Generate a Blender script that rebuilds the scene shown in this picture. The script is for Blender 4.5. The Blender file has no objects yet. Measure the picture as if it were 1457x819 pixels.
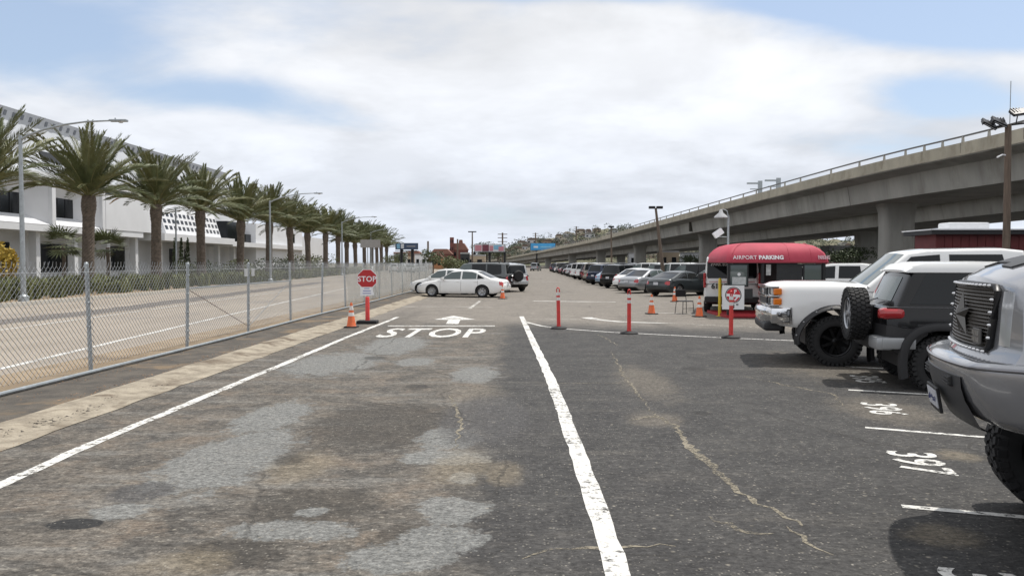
import bpy, bmesh, math, random
import numpy as np
from mathutils import Vector, Matrix, Euler, noise as mnoise

S = bpy.context.scene
C = S.collection
R = math.radians
random.seed(7)

# ------------------------------------------------------------------ camera
F = 1100.0; W0, H0 = 1457.0, 819.0; CH = 1.85
YAW = math.atan((745 - 728.5) / F); PITCH = math.atan((409.5 - 374) / F)
cd = bpy.data.cameras.new('camera'); cam = bpy.data.objects.new('camera', cd); C.objects.link(cam)
cd.sensor_fit = 'HORIZONTAL'; cd.sensor_width = 36.0; cd.lens = 36.0 * F / W0
cd.clip_start = 0.1; cd.clip_end = 6000
cam.location = (0, 0, CH); cam.rotation_euler = (R(90) - PITCH, 0, YAW)
S.camera = cam
CAMM = Euler((R(90) - PITCH, 0, YAW)).to_matrix()

# ------------------------------------------------------------------ sun, sky, exposure
SUN_EL, SUN_AZ = 66.0, 50.0          # azimuth measured from +Y towards +X
sd = bpy.data.lights.new('sun', 'SUN'); sun = bpy.data.objects.new('sun', sd); C.objects.link(sun)
sd.energy = 3.7; sd.angle = R(0.9); sd.color = (1.0, 0.955, 0.88)
sdir = Vector((math.sin(R(SUN_AZ)) * math.cos(R(SUN_EL)), math.cos(R(SUN_AZ)) * math.cos(R(SUN_EL)), math.sin(R(SUN_EL))))
sun.rotation_euler = (-sdir).to_track_quat('-Z', 'Y').to_euler()
S.view_settings.view_transform = 'Standard'; S.view_settings.look = 'None'
S.view_settings.exposure = 0.0; S.view_settings.gamma = 1.0

wd = bpy.data.worlds.new('World'); S.world = wd; wd.use_nodes = True
nt = wd.node_tree; nt.nodes.clear()
def wn(t, **k):
    n = nt.nodes.new(t)
    for a, b in k.items(): setattr(n, a, b)
    return n
def wmath(op, a, b=None, c=None, clamp=False):
    n = nt.nodes.new('ShaderNodeMath'); n.operation = op; n.use_clamp = clamp
    for i, v in enumerate((a, b, c)):
        if v is None: continue
        if isinstance(v, (int, float)): n.inputs[i].default_value = v
        else: nt.links.new(v, n.inputs[i])
    return n.outputs[0]
sky = wn('ShaderNodeTexSky', sky_type='NISHITA'); sky.sun_disc = False
sky.sun_elevation = R(SUN_EL); sky.sun_rotation = R(SUN_AZ); sky.air_density = 1.0; sky.dust_density = 1.2; sky.ozone_density = 1.5
tc = wn('ShaderNodeTexCoord')
sep = wn('ShaderNodeSeparateXYZ'); nt.links.new(tc.outputs['Generated'], sep.inputs[0])
dx, dy, dz = sep.outputs
den = wmath('ADD', wmath('MAXIMUM', dz, 0.0), 0.22)
u = wmath('DIVIDE', dx, den); v = wmath('DIVIDE', dy, den)
cmb = wn('ShaderNodeCombineXYZ'); nt.links.new(u, cmb.inputs[0]); nt.links.new(v, cmb.inputs[1])
def wnoise(scale, detail, rough, dist=0.0, off=(0, 0, 0), sc=(1, 1, 1)):
    m = wn('ShaderNodeMapping'); m.inputs['Location'].default_value = off; m.inputs['Scale'].default_value = sc
    nt.links.new(cmb.outputs[0], m.inputs[0])
    n = wn('ShaderNodeTexNoise'); n.inputs['Scale'].default_value = scale; n.inputs['Detail'].default_value = detail
    n.inputs['Roughness'].default_value = rough; n.inputs['Distortion'].default_value = dist
    nt.links.new(m.outputs[0], n.inputs['Vector']); return n.outputs['Fac']
def wrange(x, a, b, c, d, smooth=True):
    n = wn('ShaderNodeMapRange'); n.interpolation_type = 'SMOOTHSTEP' if smooth else 'LINEAR'
    for i, q in enumerate((a, b, c, d)): n.inputs[i + 1].default_value = q
    nt.links.new(x, n.inputs[0]); return n.outputs[0]
def pxdir(px, py):
    return (CAMM @ Vector(((px - W0 / 2) / F, -(py - H0 / 2) / F, -1))).normalized()
n1 = wnoise(1.05, 7, 0.52, 0.25, (3.1, 1.7, 0), (0.75, 1.0, 1))
n2 = wnoise(2.6, 6, 0.55, 0.3, (7.1, 2.3, 0), (0.8, 1, 1))
dens = wmath('ADD', wmath('MULTIPLY', n1, 0.72), wmath('MULTIPLY', n2, 0.28))
# gaps of blue between the cloud banks (directions seen in the photograph)
def gap(px, py, ru, rv, amt, rot=0.0):
    global dens
    d = pxdir(px, py); k = max(d.z, 0) + 0.22; ru *= 0.84; rv *= 0.84
    cu, cv = d.x / k, d.y / k
    m = wn('ShaderNodeVectorMath', operation='SUBTRACT'); nt.links.new(cmb.outputs[0], m.inputs[0]); m.inputs[1].default_value = (cu, cv, 0)
    mr = wn('ShaderNodeVectorRotate', rotation_type='Z_AXIS'); nt.links.new(m.outputs[0], mr.inputs['Vector']); mr.inputs['Angle'].default_value = rot
    m2 = wn('ShaderNodeVectorMath', operation='MULTIPLY'); nt.links.new(mr.outputs[0], m2.inputs[0]); m2.inputs[1].default_value = (1 / ru, 1 / rv, 0)
    m3 = wn('ShaderNodeVectorMath', operation='LENGTH'); nt.links.new(m2.outputs[0], m3.inputs[0])
    g = wrange(m3.outputs['Value'], 0.0, 1.0, amt, 0.0)
    dens = wmath('SUBTRACT', dens, g)
#GAPS
gap(1440, 10, 0.95, 0.36, 0.42, 0.25)
gap(1340, 140, 0.45, 0.32, 0.26)
gap(1250, 205, 0.6, 0.28, 0.16)
gap(350, 135, 0.55, 0.22, 0.14, -0.3)
gap(490, 180, 0.50, 0.32, 0.16, -0.3)
gap(20, 60, 0.6, 0.5, 0.16)
gap(800, -20, 0.5, 0.12, 0.24)
gap(1120, 0, 0.6, 0.14, 0.22)
gap(720, -330, 3.0, 0.35, 0.10)
cov = wrange(dens, 0.27, 0.47, 0.0, 1.0)
# brightness of the cloud sheet: thick parts white, thin or low parts greyer
n3 = wnoise(1.3, 5, 0.6, 0.2, (11.3, 5.9, 0))
hz = wrange(dz, 0.0, 0.30, 0.0, 1.0)
bright = wmath('ADD', wmath('MULTIPLY', wrange(n3, 0.36, 0.64, 0.0, 1.0), 0.17), wmath('MULTIPLY', hz, 0.10))
bright = wmath('ADD', bright, 0.675)
bright = wmath('ADD', bright, wmath('MULTIPLY', wrange(dens, 0.38, 0.60, 0, 1), 0.16))
ccol = wn('ShaderNodeMix', data_type='RGBA'); nt.links.new(hz, ccol.inputs[0])
ccol.inputs[6].default_value = (0.88, 0.94, 1.05, 1); ccol.inputs[7].default_value = (0.97, 0.99, 1.03, 1)
cb = wn('ShaderNodeVectorMath', operation='SCALE'); nt.links.new(ccol.outputs[2], cb.inputs[0]); nt.links.new(bright, cb.inputs[3])
sks = wn('ShaderNodeVectorMath', operation='SCALE'); nt.links.new(sky.outputs[0], sks.inputs[0]); sks.inputs[3].default_value = 0.14
# thin high veil lightens the blue
veil = wn('ShaderNodeMix', data_type='RGBA'); veil.inputs[0].default_value = 0.46
nt.links.new(sks.outputs[0], veil.inputs[6]); veil.inputs[7].default_value = (0.62, 0.74, 0.93, 1)
mixs = wn('ShaderNodeMix', data_type='RGBA'); nt.links.new(cov, mixs.inputs[0])
nt.links.new(veil.outputs[2], mixs.inputs[6]); nt.links.new(cb.outputs[0], mixs.inputs[7])
bg = wn('ShaderNodeBackground'); bg.inputs[1].default_value = 1.0; nt.links.new(mixs.outputs[2], bg.inputs[0])
out = wn('ShaderNodeOutputWorld'); nt.links.new(bg.outputs[0], out.inputs[0])

# ------------------------------------------------------------------ helpers
def ray(px, py): return CAMM @ Vector(((px - W0 / 2) / F, -(py - H0 / 2) / F, -1))
def G(px, py, z=0.0):
    r = ray(px, py); t = (z - CH) / r.z
    return Vector((r.x * t, r.y * t, z))
def P(px, py, d):
    r = ray(px, py); t = d / r.y
    return Vector((r.x * t, d, CH + r.z * t))

MATS = {}
def mat(name, col, rough=0.6, metal=0.0, var=0.0, vscale=3.0, bump=0.0, bscale=40.0, coat=0.0, spec=0.5, stretch=None, dirt=None, dscale=1.2, detail=5, trans=0.0, alpha=1.0):
    if name in MATS: return MATS[name]
    m = bpy.data.materials.new(name); m.use_nodes = True; t = m.node_tree; b = t.nodes['Principled BSDF']
    b.inputs['Roughness'].default_value = rough; b.inputs['Metallic'].default_value = metal
    b.inputs['Base Color'].default_value = (*col, 1); b.inputs['Specular IOR Level'].default_value = spec
    if coat: b.inputs['Coat Weight'].default_value = coat; b.inputs['Coat Roughness'].default_value = 0.04
    if alpha < 1: b.inputs['Alpha'].default_value = alpha
    co = t.nodes.new('ShaderNodeTexCoord'); src = co.outputs['Object']
    if stretch:
        mp = t.nodes.new('ShaderNodeMapping'); mp.inputs['Scale'].default_value = stretch; t.links.new(src, mp.inputs[0]); src = mp.outputs[0]
    colsock = None
    if var:
        n = t.nodes.new('ShaderNodeTexNoise'); n.inputs['Scale'].default_value = vscale; n.inputs['Detail'].default_value = detail; n.inputs['Roughness'].default_value = 0.62
        t.links.new(src, n.inputs['Vector'])
        rp = t.nodes.new('ShaderNodeValToRGB'); t.links.new(n.outputs['Fac'], rp.inputs[0])
        rp.color_ramp.elements[0].position = 0.28; rp.color_ramp.elements[1].position = 0.72
        rp.color_ramp.elements[0].color = (*[max(0, c * (1 - var)) for c in col], 1)
        rp.color_ramp.elements[1].color = (*[min(1, c * (1 + var)) for c in col], 1)
        colsock = rp.outputs[0]
    if dirt:
        n = t.nodes.new('ShaderNodeTexNoise'); n.inputs['Scale'].default_value = dscale; n.inputs['Detail'].default_value = 7; n.inputs['Roughness'].default_value = 0.7
        t.links.new(src, n.inputs['Vector'])
        mr = t.nodes.new('ShaderNodeMapRange'); mr.inputs[1].default_value = 0.5; mr.inputs[2].default_value = 0.72; mr.inputs[4].default_value = 0.75
        t.links.new(n.outputs['Fac'], mr.inputs[0])
        mx = t.nodes.new('ShaderNodeMix'); mx.data_type = 'RGBA'; t.links.new(mr.outputs[0], mx.inputs[0])
        if colsock: t.links.new(colsock, mx.inputs[6])
        else: mx.inputs[6].default_value = (*col, 1)
        mx.inputs[7].default_value = (*dirt, 1); colsock = mx.outputs[2]
    if colsock: t.links.new(colsock, b.inputs['Base Color'])
    if bump:
        n = t.nodes.new('ShaderNodeTexNoise'); n.inputs['Scale'].default_value = bscale; n.inputs['Detail'].default_value = 4
        t.links.new(src, n.inputs['Vector'])
        bp = t.nodes.new('ShaderNodeBump'); bp.inputs['Strength'].default_value = bump; bp.inputs['Distance'].default_value = 0.02
        t.links.new(n.outputs['Fac'], bp.inputs['Height']); t.links.new(bp.outputs[0], b.inputs['Normal'])
    MATS[name] = m; return m

def set_props(o, label=None, cat=None, group=None, kind=None):
    if label: o['label'] = label
    if cat: o['category'] = cat
    if group: o['group'] = group
    if kind: o['kind'] = kind
    return o
def smooth_mesh(me, ang=35):
    me.polygons.foreach_set('use_smooth', [True] * len(me.polygons))
    me.set_sharp_from_angle(angle=R(ang))
def from_bm(name, bm, m, smooth=None):
    me = bpy.data.meshes.new(name); bm.normal_update(); bm.to_mesh(me); bm.free()
    if isinstance(m, (list, tuple)):
        for q in m: me.materials.append(q)
    elif m: me.materials.append(m)
    if smooth: smooth_mesh(me, smooth)
    return me
def link(name, me, parent=None, loc=(0, 0, 0), rot=(0, 0, 0), scale=None):
    o = bpy.data.objects.new(name, me); C.objects.link(o); o.parent = parent
    o.location = loc; o.rotation_euler = rot
    if scale: o.scale = scale
    return o
def obj(name, bm, m, parent=None, smooth=None, loc=(0, 0, 0), rot=(0, 0, 0)):
    return link(name, from_bm(name, bm, m, smooth), parent, loc, rot)
def thing(name, label, cat, loc=(0, 0, 0), rz=0.0, group=None):
    o = bpy.data.objects.new(name, None); C.objects.link(o); o.empty_display_size = 0.3
    o.location = loc; o.rotation_euler = (0, 0, rz)
    return set_props(o, label, cat, group)
KIDS = {}
def copy_tree(o, parent=None):
    c = o.copy(); C.objects.link(c); c.parent = parent
    for ch in list(o.children): copy_tree(ch, c)
    return c
def pydata(name, vs, fs, m, smooth=None):
    me = bpy.data.meshes.new(name); me.from_pydata([tuple(v) for v in vs], [], fs); me.update()
    if isinstance(m, (list, tuple)):
        for q in m: me.materials.append(q)
    elif m: me.materials.append(m)
    if smooth: smooth_mesh(me, smooth)
    return me
def bm_box(bm, c, s, rz=0.0, bev=0.0, rot=None, mi=0):
    M = Matrix.Translation(Vector(c)) @ (rot.to_matrix().to_4x4() if rot else Matrix.Rotation(rz, 4, 'Z')) @ Matrix.Diagonal((s[0], s[1], s[2], 1))
    r = bmesh.ops.create_cube(bm, size=1.0, matrix=M)
    fs = set(f for v in r['verts'] for f in v.link_faces)
    if bev:
        es = list(set(e for v in r['verts'] for e in v.link_edges))
        rr = bmesh.ops.bevel(bm, geom=es, offset=bev, segments=2, affect='EDGES', profile=0.6)
        fs = [f for f in rr['faces']]
    if mi:
        for f in fs:
            if f.is_valid: f.material_index = mi
def box(c, s, rz=0.0, bev=0.0, rot=None):
    bm = bmesh.new(); bm_box(bm, c, s, rz, bev, rot); return bm
def bm_tube(bm, pts, r, n=8, caps=True, mi=0):
    pts = [Vector(p) for p in pts]; rs = r if isinstance(r, (list, tuple)) else [r] * len(pts)
    rings = []; up = Vector((0, 0, 1))
    for i, p in enumerate(pts):
        t = (pts[min(i + 1, len(pts) - 1)] - pts[max(i - 1, 0)]).normalized()
        a = t.cross(up)
        if a.length < 0.05: a = t.cross(Vector((0, 1, 0)))
        a.normalize(); b = a.cross(t).normalized()
        rings.append([bm.verts.new(p + (a * math.cos(2 * math.pi * k / n) + b * math.sin(2 * math.pi * k / n)) * rs[i]) for k in range(n)])
    for i in range(len(rings) - 1):
        for k in range(n):
            f = bm.faces.new((rings[i][k], rings[i][(k + 1) % n], rings[i + 1][(k + 1) % n], rings[i + 1][k])); f.material_index = mi
    if caps and n > 2:
        bm.faces.new(rings[0][::-1]); bm.faces.new(rings[-1])
def tube(pts, r, n=8):
    bm = bmesh.new(); bm_tube(bm, pts, r, n); bmesh.ops.recalc_face_normals(bm, faces=bm.faces); return bm
def bm_lathe(bm, prof, n=24, axis='Z', c=(0, 0, 0), cap=True):
    c = Vector(c); rings = []
    for (r, h) in prof:
        ring = []
        for k in range(n):
            a = 2 * math.pi * k / n; p = (r * math.cos(a), r * math.sin(a), h)
            if axis == 'Y': p = (p[0], p[2], p[1])
            if axis == 'X': p = (p[2], p[0], p[1])
            ring.append(bm.verts.new(c + Vector(p)))
        rings.append(ring)
    for i in range(len(rings) - 1):
        for k in range(n):
            bm.faces.new((rings[i][k], rings[i][(k + 1) % n], rings[i + 1][(k + 1) % n], rings[i + 1][k]))
    if cap:
        if prof[0][0] > 1e-4: bm.faces.new(rings[0][::-1])
        if prof[-1][0] > 1e-4: bm.faces.new(rings[-1])
    bmesh.ops.recalc_face_normals(bm, faces=bm.faces)
def lathe(prof, n=24, axis='Z', c=(0, 0, 0), cap=True):
    bm = bmesh.new(); bm_lathe(bm, prof, n, axis, c, cap); return bm
def prism(poly, y0, y1, plane='XZ'):
    bm = bmesh.new()
    def pt(a, b, y): return (a, y, b) if plane == 'XZ' else ((a, b, y) if plane == 'XY' else (y, a, b))
    A = [bm.verts.new(pt(a, b, y0)) for a, b in poly]; B = [bm.verts.new(pt(a, b, y1)) for a, b in poly]
    bm.faces.new(A); bm.faces.new(B[::-1]); n = len(poly)
    for i in range(n): bm.faces.new((A[i], A[(i + 1) % n], B[(i + 1) % n], B[i]))
    bmesh.ops.recalc_face_normals(bm, faces=bm.faces); return bm
def text_mesh(name, body, size, m, ext=0.001, bold=0.0, space=1.0, align='CENTER', sx=1.0, shear=0.0):
    cu = bpy.data.curves.new(name, 'FONT'); cu.body = body; cu.size = size; cu.extrude = ext; cu.offset = bold
    cu.space_character = space; cu.align_x = align; cu.align_y = 'CENTER'; cu.resolution_u = 3; cu.shear = shear
    o = bpy.data.objects.new(name, cu); C.objects.link(o)
    dg = bpy.context.evaluated_depsgraph_get(); me = bpy.data.meshes.new_from_object(o.evaluated_get(dg))
    bpy.data.objects.remove(o); bpy.data.curves.remove(cu)
    if sx != 1.0:
        for v in me.vertices: v.co.x *= sx
    me.materials.clear(); me.materials.append(m); me.name = name
    return me
def ribbon(name, pts, width, z, m, parent=None, jit=0.0, seed=0, step=0.25, taper=False, wj=0.0):
    rnd = random.Random(seed); pts = [Vector((p[0], p[1], 0)) for p in pts]; dense = [pts[0]]
    for a, b in zip(pts, pts[1:]):
        n = max(1, int((b - a).length / step))
        for i in range(1, n + 1): dense.append(a.lerp(b, i / n))
    vs = []; fs = []; N = len(dense)
    for i, p in enumerate(dense):
        t = (dense[min(i + 1, N - 1)] - dense[max(i - 1, 0)]).normalized(); nrm = Vector((-t.y, t.x, 0))
        w = width if not isinstance(width, (list, tuple)) else width[0] + (width[1] - width[0]) * i / max(1, N - 1)
        if taper: w *= min(1, 0.25 + 2.5 * min(i, N - 1 - i) / N)
        w *= 1 + rnd.uniform(-wj, wj); o = nrm * rnd.uniform(-jit, jit)
        vs += [p + o + nrm * w / 2 + Vector((0, 0, z)), p + o - nrm * w / 2 + Vector((0, 0, z))]
        if i: fs.append((2 * i - 2, 2 * i - 1, 2 * i + 1, 2 * i))
    o = link(name, pydata(name, vs, fs, m), parent); return o
def leaf_cloud(vs, fs, c, rad, n, ls, rnd, shell=0.55, flat=0.0):
    for _ in range(n):
        d = Vector((rnd.gauss(0, 1), rnd.gauss(0, 1), rnd.gauss(0, 1))).normalized()
        p = Vector(c) + Vector((d.x * rad[0], d.y * rad[1], d.z * rad[2])) * (shell + (1 - shell) * rnd.random() ** 0.5)
        a = Vector((rnd.gauss(0, 1), rnd.gauss(0, 1), rnd.gauss(0, 1) * (1 - flat))).normalized(); b = a.cross(Vector((rnd.gauss(0, 1), rnd.gauss(0, 1), rnd.gauss(0, 1)))).normalized()
        s = ls * rnd.uniform(0.6, 1.4); k = len(vs)
        vs += [p - a * s, p + b * s * 0.5, p + a * s, p - b * s * 0.5]; fs.append((k, k + 1, k + 2, k + 3))
def interp(pts, x):
    if x <= pts[0][0]: return pts[0][1]
    for (a, b), (c, d) in zip(pts, pts[1:]):
        if x <= c: return b + (d - b) * (x - a) / (c - a) if c > a else d
    return pts[-1][1]

# ------------------------------------------------------------------ common materials
M_white_paint = None
def worn_paint(name, col, lo=0.40, hi=0.52, scale=9.0):
    m = bpy.data.materials.new(name); m.use_nodes = True; t = m.node_tree; b = t.nodes['Principled BSDF']
    b.inputs['Roughness'].default_value = 0.75
    co = t.nodes.new('ShaderNodeTexCoord')
    n = t.nodes.new('ShaderNodeTexNoise'); n.inputs['Scale'].default_value = scale; n.inputs['Detail'].default_value = 8; n.inputs['Roughness'].default_value = 0.75
    t.links.new(co.outputs['Object'], n.inputs['Vector'])
    n2 = t.nodes.new('ShaderNodeTexNoise'); n2.inputs['Scale'].default_value = 1.1; n2.inputs['Detail'].default_value = 3; t.links.new(co.outputs['Object'], n2.inputs['Vector'])
    ad = t.nodes.new('ShaderNodeMath'); ad.operation = 'ADD'; t.links.new(n.outputs['Fac'], ad.inputs[0])
    s2 = t.nodes.new('ShaderNodeMath'); s2.operation = 'MULTIPLY_ADD'; t.links.new(n2.outputs['Fac'], s2.inputs[0]); s2.inputs[1].default_value = 0.5; s2.inputs[2].default_value = -0.25
    t.links.new(s2.outputs[0], ad.inputs[1])
    mr = t.nodes.new('ShaderNodeMapRange'); mr.inputs[1].default_value = lo - 0.1; mr.inputs[2].default_value = hi - 0.1; t.links.new(ad.outputs[0], mr.inputs[0])
    t.links.new(mr.outputs[0], b.inputs['Alpha'])
    rp = t.nodes.new('ShaderNodeValToRGB'); rp.color_ramp.elements[0].color = (*[c * 0.72 for c in col], 1); rp.color_ramp.elements[1].color = (*col, 1)
    rp.color_ramp.elements[0].position = 0.38; rp.color_ramp.elements[1].position = 0.6
    t.links.new(n.outputs['Fac'], rp.inputs[0]); t.links.new(rp.outputs[0], b.inputs['Base Color'])
    return m
PAINT = worn_paint('worn_white_line_paint', (0.68, 0.67, 0.64), 0.47, 0.58, 14.0)
PAINT2 = worn_paint('faded_white_line_paint', (0.62, 0.60, 0.56), 0.52, 0.66, 13.0)
CRACKM = worn_paint('sandy_crack_fill', (0.24, 0.21, 0.155), 0.48, 0.66, 24.0)
CONC = mat('weathered_concrete', (0.36, 0.335, 0.29), 0.85, var=0.22, vscale=1.6, bump=0.25, bscale=60, dirt=(0.22, 0.17, 0.11), dscale=0.9)
GALV = mat('galvanised_steel', (0.42, 0.44, 0.46), 0.45, 0.75, var=0.15, vscale=20)
GALVP = mat('galvanised_post', (0.34, 0.37, 0.39), 0.5, 0.5, var=0.2, vscale=9)
RUBBER = mat('black_rubber', (0.012, 0.012, 0.013), 0.75, bump=0.2, bscale=90)
TYRE = mat('tyre_rubber', (0.016, 0.016, 0.017), 0.8, var=0.3, vscale=14)
BLACKPL = mat('black_plastic', (0.018, 0.018, 0.02), 0.55, bump=0.08, bscale=300)
BLACKM = mat('black_metal', (0.02, 0.02, 0.022), 0.4, 0.3)
CHROME = mat('chrome', (0.72, 0.72, 0.73), 0.08, 1.0)
ALLOY = mat('alloy_rim', (0.42, 0.43, 0.45), 0.3, 0.9)
GLASS = mat('tinted_car_glass', (0.010, 0.012, 0.014), 0.03, spec=0.32)
GLASS2 = mat('clear_car_glass', (0.075, 0.10, 0.10), 0.03, spec=0.7)
REDL = mat('red_lamp_lens', (0.38, 0.012, 0.018), 0.12, coat=0.8)
AMBER = mat('amber_lamp_lens', (0.75, 0.20, 0.02), 0.15, coat=0.8)
CLEARL = mat('clear_lamp_lens', (0.55, 0.57, 0.6), 0.08, 0.5, coat=1.0)
ORANGE = mat('cone_orange', (0.66, 0.13, 0.035), 0.55, var=0.22, vscale=9, dirt=(0.30, 0.12, 0.07), dscale=6)
REFLW = mat('reflective_white_band', (0.70, 0.68, 0.66), 0.45, var=0.12, vscale=20, dirt=(0.42, 0.34, 0.30), dscale=9)
REDPOST = mat('delineator_red', (0.60, 0.04, 0.035), 0.5, var=0.18, vscale=9, dirt=(0.36, 0.06, 0.05), dscale=5)
WHITEPL = mat('white_panel', (0.74, 0.75, 0.77), 0.5, var=0.05)
YELLOW = mat('bollard_yellow', (0.68, 0.50, 0.03), 0.5, var=0.15)
PLATE = mat('licence_plate', (0.55, 0.56, 0.60), 0.4, var=0.2, vscale=24)
WOODPOLE = mat('weathered_timber_pole', (0.14, 0.105, 0.08), 0.85, var=0.4, vscale=4, stretch=(6, 6, 0.4), bump=0.4, bscale=12)
CPAINT = {}
def carpaint(col, metal=0.35, rough=0.28, coat=1.0, spec=0.5):
    k = tuple(col) + (metal,)
    if k not in CPAINT:
        CPAINT[k] = mat('car_paint_%d' % len(CPAINT), col, rough, metal, coat=coat, spec=spec, var=0.03, vscale=2)
    return CPAINT[k]
# ------------------------------------------------------------------ ground materials
class NT:
    def __init__(s, name, rough=0.85):
        s.m = bpy.data.materials.new(name); s.m.use_nodes = True; s.t = s.m.node_tree; s.b = s.t.nodes['Principled BSDF']
        s.b.inputs['Roughness'].default_value = rough; s.b.inputs['Specular IOR Level'].default_value = 0.3
        co = s.t.nodes.new('ShaderNodeTexCoord'); s.co = co.outputs['Object']
    def L(s, a, b): s.t.links.new(a, b)
    def noise(s, scale, detail=5, rough=0.6, dist=0.0, sc=None, off=None, color=False):
        n = s.t.nodes.new('ShaderNodeTexNoise'); n.inputs['Scale'].default_value = scale; n.inputs['Detail'].default_value = detail
        n.inputs['Roughness'].default_value = rough; n.inputs['Distortion'].default_value = dist
        src = s.co
        if sc or off:
            mp = s.t.nodes.new('ShaderNodeMapping')
            if sc: mp.inputs['Scale'].default_value = sc
            if off: mp.inputs['Location'].default_value = off
            s.L(src, mp.inputs[0]); src = mp.outputs[0]
        s.L(src, n.inputs['Vector']); return n.outputs['Color' if color else 'Fac']
    def rng(s, x, a, b, c=0.0, d=1.0):
        n = s.t.nodes.new('ShaderNodeMapRange'); n.interpolation_type = 'SMOOTHSTEP'
        for i, q in enumerate((a, b, c, d)): n.inputs[i + 1].default_value = q
        s.L(x, n.inputs[0]); return n.outputs[0]
    def math(s, op, a, b=0.0, clamp=False):
        n = s.t.nodes.new('ShaderNodeMath'); n.operation = op; n.use_clamp = clamp
        for i, q in enumerate((a, b)):
            if isinstance(q, (int, float)): n.inputs[i].default_value = q
            else: s.L(q, n.inputs[i])
        return n.outputs[0]
    def mix(s, fac, a, b):
        n = s.t.nodes.new('ShaderNodeMix'); n.data_type = 'RGBA'
        if isinstance(fac, (int, float)): n.inputs[0].default_value = fac
        else: s.L(fac, n.inputs[0])
        for i, q in ((6, a), (7, b)):
            if isinstance(q, tuple): n.inputs[i].default_value = (*q, 1)
            else: s.L(q, n.inputs[i])
        return n.outputs[2]
    def blob(s, c, r, ns, rag=0.9, soft=0.12):
        a = s.t.nodes.new('ShaderNodeVectorMath'); a.operation = 'SUBTRACT'; s.L(s.co, a.inputs[0]); a.inputs[1].default_value = (c[0], c[1], 0)
        b = s.t.nodes.new('ShaderNodeVectorMath'); b.operation = 'MULTIPLY'; s.L(a.outputs[0], b.inputs[0]); b.inputs[1].default_value = (1 / r[0], 1 / r[1], 0)
        l = s.t.nodes.new('ShaderNodeVectorMath'); l.operation = 'LENGTH'; s.L(b.outputs[0], l.inputs[0])
        q = s.math('ADD', l.outputs['Value'], s.math('MULTIPLY', s.math('SUBTRACT', ns, 0.5), rag * 2))
        return s.rng(q, 0.9 - soft, 0.9 + soft, 1.0, 0.0)
    def bump(s, h, strength, dist=0.02):
        bp = s.t.nodes.new('ShaderNodeBump'); bp.inputs['Strength'].default_value = strength; bp.inputs['Distance'].default_value = dist
        s.L(h, bp.inputs['Height']); s.L(bp.outputs[0], s.b.inputs['Normal'])
    def out(s, c): s.L(c, s.b.inputs['Base Color']); return s.m

def pxbox(x0, y0, x1, y1):
    ym = (y0 + y1) / 2; c = G((x0 + x1) / 2, ym); a = G(x0, ym); b = G(x1, ym); t = G((x0 + x1) / 2, y0); q = G((x0 + x1) / 2, y1)
    return ((c.x, (t.y + q.y) / 2), (abs(b.x - a.x) / 2, abs(t.y - q.y) / 2))

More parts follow.
